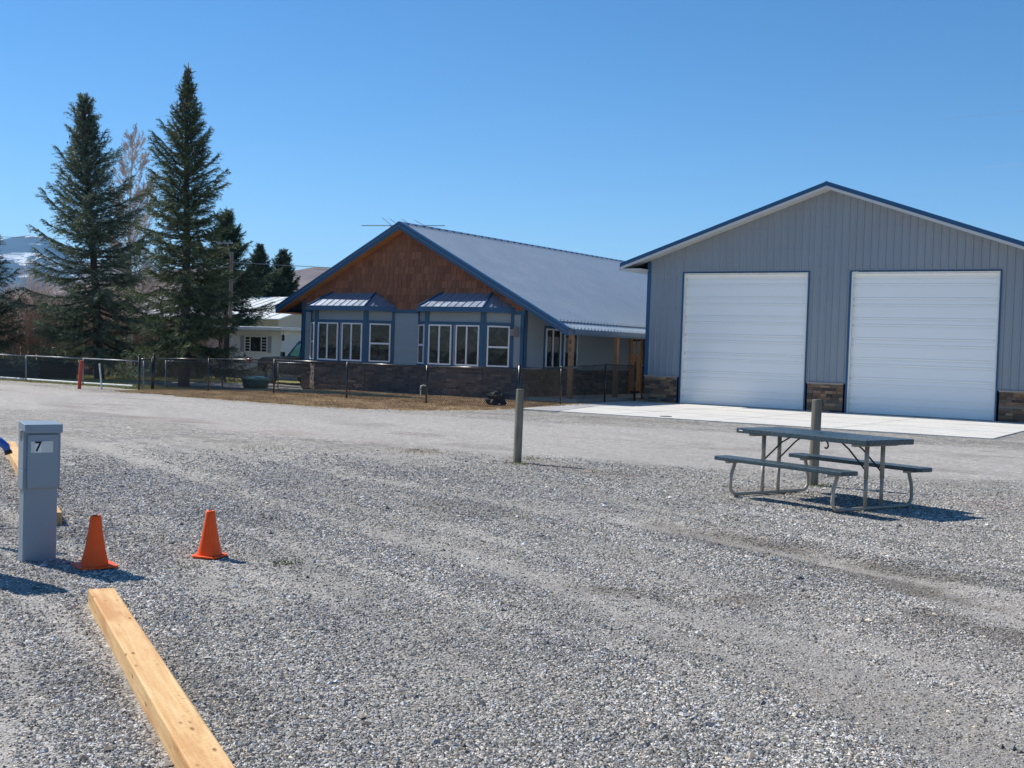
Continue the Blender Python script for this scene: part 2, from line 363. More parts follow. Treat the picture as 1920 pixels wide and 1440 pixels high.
def surf(x,y):
    """colour and coarseness of the lot"""
    n1=fbm(x*.55+9,y*.55,4); n2=fbm(x*1.7,y*1.7+5,4); th=np.arctan2(.526,-.851)
    u=x*-.851+y*.526; w=x*.526+y*.851
    st=fbm(u*.25,w*1.6,4); st2=fbm(u*.5+40,w*4.5,3)
    co=.78+.55*(n1-.5)+.8*(st-.5)+.7*(st2-.5)
    fine=lambda L,wd,k: k*np.exp(-(dline(x,y,L)/wd)**2)
    co=co-fine(TR_A,.20,.45)-fine(TR_C,.16,.3)-fine(TR_D,.16,.25)-fine(DIRT,.3,.35)-.22*sst(.58,.72,fbm(u*.3+70,w*3.4,3))
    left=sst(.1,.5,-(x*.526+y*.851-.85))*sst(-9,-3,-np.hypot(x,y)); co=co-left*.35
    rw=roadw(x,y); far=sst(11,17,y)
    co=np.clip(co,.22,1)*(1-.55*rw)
    base=np.stack([.375+0*x,.352+0*x,.318+0*x],-1)
    tan=np.array([.37,.335,.28]); blue=np.array([.25,.245,.24]); roadc=np.array([.41,.385,.36]); dirt=np.array([.12,.10,.075]); pink=np.array([.32,.25,.21])
    def bl(b,c,f): f=np.clip(f,0,1)[...,None]; return b*(1-f)+c*f
    base=bl(base,blue,sst(.5,.75,n2)*co*.7)
    base=bl(base,tan,(1-co)*.35*sst(.4,.6,n1))
    base=bl(base,roadc,rw*.8)
    base=bl(base,pink,.5*np.exp(-((y-15.3-1.0*np.sin(x*.25))/.45)**2)*sst(.45,.62,fbm(x*.8,y*2.2,3)))
    dw=np.interp(x,[-5,-3.5,-1],[.22,.38,.62]); base=bl(base,dirt,.68*np.exp(-(dline(x,y,DIRT)/dw)**2)*sst(.30,.52,n2))
    base=bl(base,dirt,.6*np.exp(-(dline(x,y,DIRT2)/.25)**2)*sst(.36,.56,n2))
    base=bl(base,dirt,.30*sst(.60,.74,fbm(x*.45+31,y*.8+12,4)))
    da=dline(x,y,TR_A)+.25*(fbm(x*.35+3,y*.35,3)-.5); tr=np.clip(np.sin(da*2*math.pi/.78)*1.6-.75,0,1)*sst(.42,.58,fbm(u*.22+11,w*.8,3))*sst(.5,1.2,da)*sst(16,11,y); co=co*(1-.6*tr); base=bl(base,np.array([.40,.375,.34]),.75*tr)
    base=base*(1+.36*(st-.5)+.25*(st2-.5)*(1-rw))[...,None]
    return base,co
def turfcol(x,y):
    n1=fbm(x*.5,y*.5,4); n2=fbm(x*2.5,y*2.5,3)
    a=np.array([.62,.47,.29]); b=np.array([.44,.31,.18]); g=np.array([.36,.34,.15])
    f=sst(.38,.62,n2)[...,None]; c=a*(1-f)+b*f
    gf=(sst(-30.5,-33,x)*.9*np.ones_like(y)+.18*sst(.5,.7,n1))[...,None]; gf=np.clip(gf,0,1); c=c*(1-gf)+g*gf; ff=sst(60,140,np.hypot(x,y))[...,None]; return c*(1-ff)+np.array([.13,.13,.09])*ff
# ------------------------------------------------------------------ ground, road, lawn
def axis(segs):
    out=[segs[0][0]]
    for a,b,s in segs:
        n=max(1,int(round((b-a)/s))); out+=list(np.linspace(a,b,n+1)[1:])
    return np.array(out)
gx=axis([(-9000,-3000,3000),(-3000,-400,600),(-400,-100,50),(-100,-50,6),(-50,-38,.8),(-38,-16,.2),(-16,-8,.09),(-8,1,.05),(1,4,.2),(4,20,1.5),(20,100,10),(100,400,60),(400,3000,600)])
gy=axis([(-3000,-400,600),(-400,-50,50),(-50,-4,6),(-4,1.5,.5),(1.5,9,.05),(9,18,.10),(18,34,.2),(34,50,1),(50,120,7),(120,500,60),(500,3000,500),(3000,9000,2000)])
X,Y=np.meshgrid(gx,gy,indexing='ij'); Z=ght(X,Y)
# beyond 120 m the land falls away a little so that the far hills stand on it
base,co=surf(X,Y); tc=turfcol(X,Y)
cx=(X[:-1,:-1]+X[1:,1:])/2; cy=(Y[:-1,:-1]+Y[1:,1:])/2
L=lawn(cx,cy)|(np.hypot(cx,cy)>130)|(cy>42)&(cx<-17.4)|(cy>52); L=L&~((np.hypot(cx,cy)<=130)&(cx>-17.4)&(cy<60)); RD=inroad(cx,cy)&~L&(cx>-120)&(cx<40)
idx=np.arange(X.size).reshape(X.shape)
Q=np.stack([idx[:-1,:-1],idx[1:,:-1],idx[1:,1:],idx[:-1,1:]],-1)
def sheet(name,mask,mat,colr,rough=None,dz=0):
    q=Q[mask]; u,inv=np.unique(q,return_inverse=True); V=np.stack([X.ravel()[u],Y.ravel()[u],Z.ravel()[u]+dz],-1)
    o=npmesh(name,V,inv.reshape(-1,4),mat,col=colr.reshape(-1,3)[u],k=4,smooth=True)
    a=o.data.attributes.new('coarse','FLOAT','POINT'); a.data.foreach_set('value',co.ravel()[u].astype(np.float32))
    return tag(o,kind='structure')
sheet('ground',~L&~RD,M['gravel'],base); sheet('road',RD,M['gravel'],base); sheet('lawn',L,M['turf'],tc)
# loose crushed stone lying on the lot
CAMH=1.62; YAW=.569268934
N=620000
rr=3.0*(19/3.0)**rng.random(N)              # denser near
rr=np.where(rng.random(N)<.62,rr,np.sqrt(rng.random(N)*(19**2-2.9**2)+2.9**2))
an=YAW+math.pi/2+rng.uniform(-.47,.47,N); sx=rr*np.cos(an); sy=rr*np.sin(an)
_,cc=surf(sx,sy); keep=rng.random(N)<(.16+.95*cc**1.3)*sst(19,13,rr)*(1-.75*roadw(sx,sy))
# keep stones out of the solid things
def clear(px,py,r): return np.hypot(sx-px,sy-py)>r
keep&=clear(-7.48,5.38,.12)&clear(-6.66,6.25,.13)&clear(-6.93,5.46,.13)&clear(-9.16,14.5,.07)&clear(-4.97,15.0,.07)
for a,b in (((-5.93,4.70),(-2.81,2.775)),((-8.72,6.43),(-14.97,10.3))): keep&=dline(sx,sy,[a,b])>.085
sx,sy,cc=sx[keep],sy[keep],cc[keep]; n=len(sx); sb=_[keep]; sb=(sb/np.array([.34,.325,.305]))**.75
rad=(.0034+.0070*rng.random(n)**2.2)*(.75+.45*cc)*(1+.035*np.clip(np.hypot(sx,sy)-6,0,12)); big=rng.random(n)<.010; rad[big]*=2.0
o6=np.array([[1,0,0],[0,1,0],[-1,0,0],[0,-1,0],[0,0,.62],[0,0,-.62]],float)
P=o6[None]*(1+.7*(rng.random((n,6,1))-.5))+.35*(rng.random((n,6,3))-.5)
ang=rng.uniform(0,2*math.pi,n); ca,sa=np.cos(ang),np.sin(ang); P=np.stack([P[...,0]*ca[:,None]*1.25-P[...,1]*sa[:,None],P[...,0]*sa[:,None]*1.25+P[...,1]*ca[:,None],P[...,2]],-1)
P*=rad[:,None,None]; P[...,0]+=sx[:,None]; P[...,1]+=sy[:,None]; P[...,2]+=(ght(sx,sy)+rad*.22)[:,None]
f6=np.array([[0,1,4],[1,2,4],[2,3,4],[3,0,4],[1,0,5],[2,1,5],[3,2,5],[0,3,5]])
F=(f6[None]+6*np.arange(n)[:,None,None]).reshape(-1,3)
g=.13+.50*rng.random(n)**1.5; tint=rng.random(n); col=np.stack([g*(1.045+.10*(tint>.8)-.05*(tint<.3)),g,g*(.93-.10*(tint>.8)+.09*(tint<.3))],-1)
col=np.clip(col*1.10*sb,0,.9)
tag(npmesh('gravel',P.reshape(-1,3),F,M['pebble'],col=np.repeat(col,6,0)),'loose grey crushed stone scattered over the lot','gravel',kind='stuff')
# grass blades of the dry verge and lawn, and weeds in the lot
def blades(name,n,xr,yr,fn,h,colf,label,wid=.006):
    x=rng.uniform(*xr,n); y=rng.uniform(*yr,n); k=fn(x,y); x,y=x[k],y[k]; n=len(x)
    a=rng.uniform(0,2*math.pi,n); hh=h*(.5+rng.random(n)); lean=hh*rng.uniform(.1,.9,n); b=rng.uniform(0,2*math.pi,n); z=ght(x,y)
    w=wid*(.7+.8*rng.random(n))
    V=np.stack([np.stack([x-w*np.cos(a),y-w*np.sin(a),z-.01],-1),np.stack([x+w*np.cos(a),y+w*np.sin(a),z-.01],-1),np.stack([x+lean*np.cos(b),y+lean*np.sin(b),z+hh],-1)],1)
    c=colf(x,y)*(.7+.7*rng.random(n))[:,None]
    o=npmesh(name,V.reshape(-1,3),np.arange(3*n).reshape(-1,3),M['grass'],col=np.repeat(c,3,0)); return tag(o,label,'grass',kind='stuff')
blades('dry_grass',150000,(-33,-17.4),(23,33),lambda x,y:lawn(x,y)&((y<32.2)|(x<-31)),.035,turfcol,'short dry brown grass on the verge and behind the black fence',.010)
blades('pale_grass',60000,(-46,-31.5),(27,38),lambda x,y:lawn(x,y),.05,turfcol,'pale green grass under the spruces',.012)
wp=[(-11.1,14.7,.45,260),(-9.25,15.1,.3,160),(-9.0,14.35,.16,120),(-6.0,6.42,.09,60),(-4.85,15.0,.2,140),(-7.7,14.2,.6,120),(-12.9,13.1,.5,80),(-1.6,17.0,.8,160),(-6.45,5.9,.12,30)]
xs=np.concatenate([rng.normal(a,r*.6,n) for a,b,r,n in wp]); ys=np.concatenate([rng.normal(b,r*.6,n) for a,b,r,n in wp])
def _w():
    n=len(xs); a=rng.uniform(0,6.28,n); b=rng.uniform(0,6.28,n); hh=.018+.035*rng.random(n); z=ght(xs,ys); w=.0035
    V=np.stack([np.stack([xs-w*np.cos(a),ys-w*np.sin(a),z],-1),np.stack([xs+w*np.cos(a),ys+w*np.sin(a),z],-1),np.stack([xs+hh*.8*np.cos(b),ys+hh*.8*np.sin(b),z+hh],-1)],1)
    c=np.array([.13,.18,.05])[None]*(.6+.8*rng.random(n))[:,None]+np.array([.10,.05,.01])*rng.random(n)[:,None]
    tag(npmesh('weeds',V.reshape(-1,3),np.arange(3*n).reshape(-1,3),M['grass'],col=np.repeat(c,3,0)),'sparse green weeds growing through the gravel','weeds',kind='stuff')
_w()
# concrete pad and porch floor
pad=MB(); pad.prism([(-17.5,27.55),(-5.15,27.7),(-5.3,36.42),(-17.95,36.42),(-17.95,36.6),(-18.7,36.6),(-18.35,33.9)],-.12,.022,'z')
tag(pad.build('concrete_pad',M['concrete'],loc=(-12,32,0)),kind='structure')
st=MB()
for yy in (30.5,33.4): st.box((-17.3,yy-.006,.018),(-5.3,yy+.006,.0245))
for xx in (-14.6,-11.7,-8.7): st.box((xx-.006,27.7,.018),(xx+.006,36.35,.0250))
tag(st.build('pad_joint',simple('joint_line',(.34,.33,.31),.9)),kind='structure')  # score lines of the pad in a darker grey
# ------------------------------------------------------------------ siding / veneer helpers on a local frame
def frame(o,u,n):
    """local x=u (along wall), local y = -n (into the wall), z up ; n = outward normal"""
    u=Vector(u);n=Vector(n); Mx=Matrix.Identity(4)
    for i in range(3): Mx[i][0]=u[i]; Mx[i][1]=-n[i]; Mx[i][2]=(0,0,1)[i]; Mx[i][3]=o[i]
    return Mx
def lap(mb,x0,x1,z0,z1,M_,step=.165,top=None):
    z=z0
    while z<z1-1e-4:
        zz=min(z+step,z1); k=.97+.06*random.random()
        mb.add([(x0,-.022,z),(x1,-.022,z),(x1,-.010,zz),(x0,-.010,zz),(x0,.0,z),(x1,.0,z),(x1,.0,zz),(x0,.0,zz)],
               [(0,1,2,3),(0,4,5,1),(1,5,6,2),(3,7,4,0),(2,6,7,3)],(k,k,k),M_); z+=step
def veneer(mb,x0,x1,z0,z1,M_,pal,rowh=(.05,.11)):
    z=z0
    while z<z1-.01:
        h=min(random.uniform(*rowh),z1-z); 
        if z1-z-h<.03: h=z1-z
        x=x0
        while x<x1-.01:
            w=min(random.uniform(.12,.42),x1-x)
            if x1-x-w<.06: w=x1-x
            d=random.uniform(.015,.05); c=random.choice(pal); k=random.uniform(.7,1.3)
            mb.box((x+.003,-d,z+.003),(x+w-.003,0.01,z+h-.003),tuple(min(1,q*k) for q in c),M_); x+=w
        z+=h
PAL_TAN=[(.34,.20,.115),(.26,.15,.09),(.42,.27,.155),(.17,.11,.08),(.24,.19,.15),(.10,.07,.06),(.38,.23,.13)]
PAL_DK=[(.13,.11,.10),(.17,.135,.115),(.09,.082,.08),(.22,.175,.14),(.13,.12,.12)]
def window(parent,Mx,x0,x1,z0,z1,split='v',name='window',curtain=None,parts=True,ratio=.47):
    """white framed window; local x along the wall, local -y outwards"""
    w=MB(Mx); t=.045; d0,d1=-.055,-.008
    w.box((x0,d0,z0),(x0+t,d1,z1)); w.box((x1-t,d0,z0),(x1,d1,z1)); w.box((x0+t,d0,z0),(x1-t,d1,z0+t)); w.box((x0+t,d0,z1-t),(x1-t,d1,z1))
    if split=='v': m=x0+(x1-x0)*ratio; w.box((m-.025,d0+.004,z0+t),(m+.025,d1,z1-t)); 
    if split=='h': m=z0+(z1-z0)*ratio; w.box((x0+t,d0+.004,m-.03),(x1-t,d1,m+.03))
    f=w.build(name,M['white'],parent)
    # slim dark inner sash line
    s=MB(Mx); q=.015
    a0,a1,b0,b1=x0+t,x1-t,z0+t,z1-t
    s.box((a0,-.03,b0),(a0+q,-.012,b1)); s.box((a1-q,-.03,b0),(a1,-.012,b1)); s.box((a0+q,-.03,b0),(a1-q,-.012,b0+q)); s.box((a0+q,-.03,b1-q),(a1-q,-.012,b1))
    s.build('sash',M['screw'],f)
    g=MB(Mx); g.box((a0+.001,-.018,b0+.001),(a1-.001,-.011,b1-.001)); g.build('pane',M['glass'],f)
    return f
# ------------------------------------------------------------------ GARAGE
ga=empty('garage',(-11.75,36.4,0),'grey metal garage with two tall white overhead doors and a blue roof edge','garage')
GL,GR,GY,GB=-17.95,-5.55,36.4,52.4; RX=-11.75
def rz(x): return 7.03-.345*abs(x-RX)
WT=lambda x: rz(x)-.13
doors=[(-16.66,-12.375),(-11.075,-6.715)]; DT=4.37; SC=.91
gf=MB(); FX=frame((0,GY,0),(1,0,0),(0,-1,0))
# ribbed steel skin: profile along x, height follows the gable
def ribbed(mb,Mx,x0,x1,zlo,zhi,step=.2286,rib=.026):
    xs=[]; k=math.floor((x0-x0)/step)
    x=x0; first=True
    pts=[(x0,0)]
    n=int((x1-x0)/step)+1
    for i in range(n+1):
        c=x0+.1+i*step
        for dx,dy in ((-.032,0),(-.016,-rib),(.016,-rib),(.032,0)):
            if x0<c+dx<x1: pts.append((c+dx,dy))
        for dx in (.085,.145):
            if x0<c+dx<x1: pts.append((c+dx,-.002))
    pts.append((x1,0)); pts=sorted(set(pts))
    for (a,da),(b,db) in zip(pts[:-1],pts[1:]):
        mb.add([(a,da,zlo(a)),(b,db,zlo(b)),(b,db,zhi(b)),(a,da,zhi(a))],[(0,1,2,3)],None,Mx)
lo=lambda x: SC+.0
segs=[(GL,doors[0][0],SC,None),(doors[0][0],doors[0][1],DT,None),(doors[0][1],doors[1][0],SC,None),(doors[1][0],doors[1][1],DT,None),(doors[1][1],GR,SC,None)]
for a,b,z0,_ in segs:
    for aa,bb in ([(a,b)] if not(a<RX<b) else [(a,RX),(RX,b)]):
        ribbed(gf,FX,aa,bb,lambda x,z0=z0:z0,WT)
# sides, back and a floor to close the building
gf.add([(GL,GY,0),(GL,GB,0),(GL,GB,WT(GL)),(GL,GY,WT(GL))],[(0,3,2,1)]); gf.add([(GR,GY,0),(GR,GB,0),(GR,GB,WT(GR)),(GR,GY,WT(GR))],[(0,1,2,3)])
gf.add([(GL,GB,0),(GR,GB,0),(GR,GB,WT(GR)),(RX,GB,WT(RX)),(GL,GB,WT(GL))],[(0,1,2,3,4)])
pass
gf.build('wall',M['panel'],ga)
sc=MB()
for z in (1.25,2.2,3.2,4.15,4.55,5.1,5.75,6.35):
    x=GL+.1+.045
    while x<GR:
        if z<WT(x)-.1 and not any(a-.05<x<b+.05 and z<DT+.06 for a,b in doors):
            sc.box((x-.009,GY-.011,z-.009),(x+.009,GY+.002,z+.009))
        x+=.2286
sc.build('screw_row',M['screw'],ga)['kind']='stuff'
# stone wainscot pieces
for a,b in ((GL,-16.76),(-12.30,-11.17),(-6.64,GR)):
    v=MB(); veneer(v,a,b,.0,SC-.035,FX,PAL_TAN); v.box((a,.004,0),(b,.03,SC-.04),(.06,.055,.05),FX); s=v.build('stone_wainscot',M['stone'],ga)
    c=MB(); c.box((a-.01,GY-.075,SC-.035),(b+.01,GY+.01,SC+.012)); c.build('stone_ledge',M['stonecap'],ga)
# corner trim and door trim
t=MB(); t.box((GL-.03,GY-.035,SC+.015),(GL+.11,GY+.12,WT(GL)-.02)); t.build('corner_trim',M['bluemetal'],ga)
t=MB(); t.box((GR-.11,GY-.035,SC+.015),(GR+.03,GY+.12,WT(GR)-.02)); t.build('corner_trim',M['bluemetal'],ga)
for a,b in doors:
    dr=MB(); top=DT; pr=[]
    # sectional profile with pairs of ribs
    zs=[]; z=top-.03
    grooves=[.20,.41,.83,1.03,1.44,1.64,2.05,2.25,2.66,2.86,3.27,3.47,3.88,4.08]
    pts=[(0.02,0)]
    for g_ in sorted(top-q for q in grooves):
        pts+=[(g_-.038,0),(g_-.034,.032),(g_+.012,.032),(g_+.020,-.014),(g_+.055,0)]
    pts.append((top-.06,0))
    for (z0,d0),(z1,d1) in zip(pts[:-1],pts[1:]):
        dr.add([(a+.07,GY+.10+d0,z0),(b-.07,GY+.10+d0,z0),(b-.07,GY+.10+d1,z1),(a+.07,GY+.10+d1,z1)],[(0,1,2,3)])
    # fine pinstripe ribs between the grooves
    z=.06
    while z<top-.1:
        if False and all(abs(z-(top-q))>.05 for q in grooves): dr.box((a+.08,GY+.0975,z),(b-.08,GY+.101,z+.012))
        z+=.048
    d=dr.build('overhead_door',M['door'],ga)
    h=MB(); h.box((a+.07,GY+.07,.0),(b-.07,GY+.12,.035)); h.build('bottom_seal',M['blackvinyl'],d)
    q=MB(); q.box((a+.035,GY-.02,0.02),(a+.075,GY+.105,top-.02)); q.box((b-.075,GY-.02,0.02),(b-.035,GY+.105,top-.02)); q.box((a+.075,GY-.02,top-.075),(b-.075,GY+.105,top-.02)); q.build('door_stop',M['doortrim'],d)
    q=MB(); w=.012
    q.box((a-w-.02,GY-.03,0.02),(a+.034,GY+.06,top)); q.box((b-.034,GY-.03,0.02),(b+w,GY+.06,top)); q.box((a-w,GY-.03,top),(b+w,GY+.06,top+.022)); q.build('door_trim',M['bluemetal'],ga)
# roof
FO=.60; TIPL=-18.73; TIPR=-4.77
rf=MB()
for s,tip in ((-1,TIPL),(1,TIPR)):
    y0,y1=GY-FO+.02,GB+.4
    rf.add([(RX,y0,rz(RX)),(tip,y0,rz(tip)),(tip,y1,rz(tip)),(RX,y1,rz(RX)),(RX,y0,rz(RX)-.03),(tip,y0,rz(tip)-.03),(tip,y1,rz(tip)-.03),(RX,y1,rz(RX)-.03)],
           [(0,1,2,3) if s<0 else (0,3,2,1),(4,7,6,5) if s<0 else (4,5,6,7),(1,5,6,2),(3,2,6,7),(0,4,5,1)])
    y=y0+.15
    while y<y1-.1:
        rf.add([(RX,y-.03,rz(RX)),(tip,y-.03,rz(tip)),(tip,y,rz(tip)+.02),(RX,y,rz(RX)+.02),(tip,y+.03,rz(tip)),(RX,y+.03,rz(RX))],[(0,1,2,3),(3,2,4,5),(1,4,2)]); y+=.2286
rf.build('roof',M['roof'],ga)
def slab(mb,pa,pb,y0,y1,th):
    """a strip between (x,z) points pa and pb, th thick downwards, from y0 to y1"""
    (xa,za),(xb,zb)=pa,pb
    mb.prism([(xa,za),(xb,zb),(xb,zb-th),(xa,za-th)],y0,y1,'y')
rk=MB()
for tip in (TIPL,TIPR):
    slab(rk,(RX,rz(RX)+.045),(tip,rz(tip)+.045),GY-FO-.025,GY-FO+.02,.13)
    slab(rk,(RX,rz(RX)+.050),(tip,rz(tip)+.050),GY-FO+.02,GY-FO+.14,.035)
rk.build('rake_trim',M['bluemetal'],ga)
so=MB()
for tip in (TIPL,TIPR):
    slab(so,(RX,rz(RX)-.075),(tip,rz(tip)-.075),GY-FO+.0,GY+.03,.05)
    slab(so,(RX,rz(RX)-.085),(tip,rz(tip)-.085),GY-FO-.018,GY-FO-.002,.09)
sgn=[(TIPL,GL),(GR,TIPR)]
for a,b in sgn: so.box((a,GY-FO,rz(TIPL)-.19),(b,GB,rz(TIPL)-.14))
so.build('soffit',M['soffit'],ga)
for x in (TIPL,TIPR): ea=MB(); ea.box((x-.02,GY-FO,rz(TIPL)-.19),(x+.02,GB,rz(TIPL)-.0)); ea.build('eave_trim',M['bluemetal'],ga)
rc=MB(); rc.prism([(RX-.16,rz(RX)-.02),(RX,rz(RX)+.055),(RX+.16,rz(RX)-.02)],GY-FO-.03,GB+.4,'y'); rc.build('ridge_cap',M['bluemetal'],ga)
# ------------------------------------------------------------------ HOUSE
ho=empty('house',(-25.7,33,0),'grey lap sided house with cedar shingle gable, two bay windows and a metal roof','house')
HL,HR,HY,HB,HX=-30.40,-20.70,33.0,57.0,-25.7; RT=5.88; SL=.518; RY=32.6
hz=lambda x: RT-SL*abs(x-HX)
BELT=2.90
HFX=frame((0,HY,0),(1,0,0),(0,-1,0)); HSX=frame((HR,0,0),(0,1,0),(1,0,0)); HWX=frame((HL,0,0),(0,-1,0),(-1,0,0))
STN=.98
bays=[(-29.95,-26.12,-29.20,-26.87),(-25.00,-21.15,-24.24,-21.90)]; BY=32.4
w=MB(); core=MB()
for a,b in ((HL,bays[0][0]),(bays[0][1],bays[1][0]),(bays[1][1],HR)): lap(w,a,b,STN,BELT,HFX)
lap(w,HY,41.0-.5,STN,3.12,HSX); lap(w,41.95,HB,STN,3.12,HSX); lap(w,41.0-.5,41.95,2.3,3.12,HSX)
# bay faces: list of (frame, width)
bayframes=[]
for a,b,c,d in bays:
    for (x0,y0),(x1,y1) in (((a,HY),(c,BY)),((c,BY),(d,BY)),((d,BY),(b,HY))):
        u=Vector((x1-x0,y1-y0,0)); Ln=u.length; u/=Ln; n=Vector((u.y,-u.x,0)); Fm=frame((x0,y0,0),u,n); bayframes.append((Fm,Ln)); lap(w,0,Ln,STN,2.85,Fm)
w.build('siding',M['lap'],ho)
core.prism([(HL+.03,-.1),(HR-.03,-.1),(HR-.03,2.9),(HX,5.3),(HL+.03,2.9)],HY+.03,HB,'y')
for a,b,c,d in bays: core.prism([(a+.03,HY+.05),(c+.02,BY+.03),(d-.02,BY+.03),(b-.03,HY+.05)],-.1,2.85,'z')
core.build('inner_wall',M['interior'],ho)
# cedar shingles
sh=MB(); cw=.25; z=BELT+.01; row=0
while z<5.6:
    zt=min(z+cw+.03,5.7); xl=HX-(5.66-z)/SL; xr=HX+(5.66-z)/SL; xl=max(xl,HL); xr=min(xr,HR); x=xl-random.random()*.1
    while x<xr:
        wd=random.uniform(.11,.29); k=random.uniform(.80,1.20); hue=random.random()
        c=(.25*k+.07*hue*k,.100*k+.03*hue*k,.050*k+.014*hue*k); j=random.uniform(-.008,.004); pr=random.uniform(0,.008)
        xa,xb=max(x+.005,xl),min(x+wd-.005,xr)
        if xb-xa>.02:
            ya=HY-.052-pr; yb=HY-.012
            def top(xx): return min(zt,hz(xx)-.18)
            za,zb=top(xa),top(xb)
            if za>z+.01 or zb>z+.01:
                za=max(za,z+.012); zb=max(zb,z+.012)
                sh.add([(xa,ya,z+j),(xb,ya,z+j),(xb,yb,zb),(xa,yb,za),(xa,HY,z+j),(xb,HY,z+j),(xb,HY,zb),(xa,HY,za)],[(0,1,2,3),(0,4,5,1),(0,3,7,4),(1,5,6,2)],c)
        x+=wd
    z+=cw; row+=1
sh.add([(HL,HY-.001,BELT),(HR,HY-.001,BELT),(HR,HY-.001,hz(HR)-.12),(HX,HY-.001,hz(HX)-.15),(HL,HY-.001,hz(HL)-.12)],[(0,1,2,3,4)],(.05,.02,.012))
sh.build('shingle_gable',M['shingle'],ho)
# belt, corner boards, bay trims
t=MB(); t.box((HL-.02,HY-.045,BELT-.12),(HR+.02,HY-.001,BELT+.03))
for x in (HL-.03,HR-.13): t.box((x,HY-.05,STN+.0),(x+.16,HY-.0,BELT-.12))
t.box((HR-.0,HY-.05,STN),(HR+.04,HY+.13,3.08)); t.box((HL-.04,HY-.05,STN),(HL,HY+.13,BELT-.12))
t.box((HL-.03,HY-.05,BELT-.12),(HL+.13,HY-.046,hz(HL)-.12))
for i,(Fm,Ln) in enumerate(bayframes):
    front=i%3==1
    for x in (0,Ln): 
        t.box((x-.015 if x else -.03,-.05,STN),((.075 if not front else .11) if x==0 else x+.03,-.023,2.83),None,Fm) if x==0 else t.box((Ln-(.075 if not front else .11),-.05,STN),(Ln+.03,-.023,2.83),None,Fm)
    t.box((.11 if front else .075,-.047,2.40),(Ln-(.11 if front else .075),-.024,2.50),None,Fm)
    t.box((.11 if front else .075,-.047,STN),(Ln-(.11 if front else .075),-.024,1.045),None,Fm)
    if front:
        q=Ln/2; 
        t.box((.11,-.046,1.045),(.13,-.024,2.40),None,Fm)
        for xx in (1.155-.07,): t.box((1.085,-.046,1.045),(1.125,-.024,2.40),None,Fm); t.box((1.215,-.046,1.045),(1.255,-.024,2.40),None,Fm)
        t.box((Ln-.135,-.046,1.045),(Ln-.11,-.024,2.40),None,Fm)
    else:
        t.box((.075,-.046,1.045),(.10,-.024,2.40),None,Fm); t.box((Ln-.10,-.046,1.045),(Ln-.075,-.024,2.40),None,Fm)
t.build('blue_trim',M['blue'],ho)
for i,(Fm,Ln) in enumerate(bayframes):
    if i%3==1: window(ho,Fm@Matrix.Translation((0,-.02,0)),.135,1.08,1.05,2.395,'v'); window(ho,Fm@Matrix.Translation((0,-.02,0)),1.26,Ln-.14,1.05,2.395,'v')
    else: window(ho,Fm@Matrix.Translation((0,-.02,0)),.11,Ln-.11,1.05,2.395,'h',ratio=.48)
# porch side windows
for a,b in ((34.30,35.28),(35.52,36.45)):
    f=window(ho,HSX@Matrix.Translation((0,-.02,0)),a,b,1.05,2.38,'v')
    cu=MB(HSX); cu.box((a+.52,-.026 if a<35 else -.02,1.30),(b-.06,-.0245 if a<35 else -.0186,2.13)); 
    if a<35: cu.build('blind',M['curtain'],f)
tr=MB(HSX)
for a,b in ((34.30,35.28),(35.52,36.45)):
    tr.box((a-.09,-.04,1.0),(a-.002,-.023,2.47)); tr.box((b+.002,-.04,1.0),(b+.09,-.023,2.47)); tr.box((a-.002,-.04,2.385),(b+.002,-.023,2.47)); tr.box((a-.002,-.04,.985),(b+.002,-.023,1.045))
tr.build('window_casing',M['blue'],ho)
# oak door
D=MB(HSX); D.box((40.62,-.03,.2),(41.50,.0,2.25)); dd=D.build('front_door',M['oakdoor'],ho)
p=MB(HSX)
for zz in (.35,.75,1.15): 
    for xx in (40.72,41.10): p.box((xx,-.045,zz),(xx+.30,-.031,zz+.32))
p.build('door_panel',M['oakdoor'],dd)
p=MB(HSX)
for xx in (40.74,41.1): 
    for zz in (1.62,1.92): p.box((xx,-.037,zz),(xx+.28,-.031,zz+.26))
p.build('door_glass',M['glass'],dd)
p=MB(HSX); p.lathe([(.0,0),(.03,.0),(.03,.04),(.0,.05)],10,(0,0,0),None,Matrix.Translation((HR+.06,41.42,1.2))@Matrix.Rotation(R(90),4,'Y')); p.build('door_handle',M['chrome'],dd)
D=MB(HSX); D.box((40.50,-.04,.1),(40.615,-.0,2.36)); D.box((41.505,-.04,.1),(41.62,0,2.36)); D.box((40.615,-.04,2.255),(41.505,0,2.36)); D.build('door_frame',M['cedarsoffit'],ho)
# stone base
v=MB()
for a,b in ((HL,bays[0][0]),(bays[0][1],bays[1][0]),(bays[1][1],HR)): veneer(v,a,b,-.02,STN-.03,HFX,PAL_DK)
for Fm,Ln in bayframes: veneer(v,0,Ln,-.02,STN-.03,Fm,PAL_DK)
veneer(v,HY,40.5,.1,STN-.03,HSX,PAL_DK); veneer(v,41.62,47,.1,STN-.03,HSX,PAL_DK); v.build('stone_base',M['stone'],ho)
v=MB()
for a,b in ((HL-.05,bays[0][0]),(bays[0][1],bays[1][0]),(bays[1][1],HR+.05)): v.box((a,-.075,STN-.03),(b,-.0,STN+.0),None,HFX)
for Fm,Ln in bayframes: v.box((-.03,-.075,STN-.03),(Ln+.03,.0,STN-.001),None,Fm)
v.box((HY+.01,-.075,STN-.03),(40.5,-.0,STN-.002),None,HSX); v.build('stone_sill',simple('dark_sill',(.12,.105,.095),.8),ho)
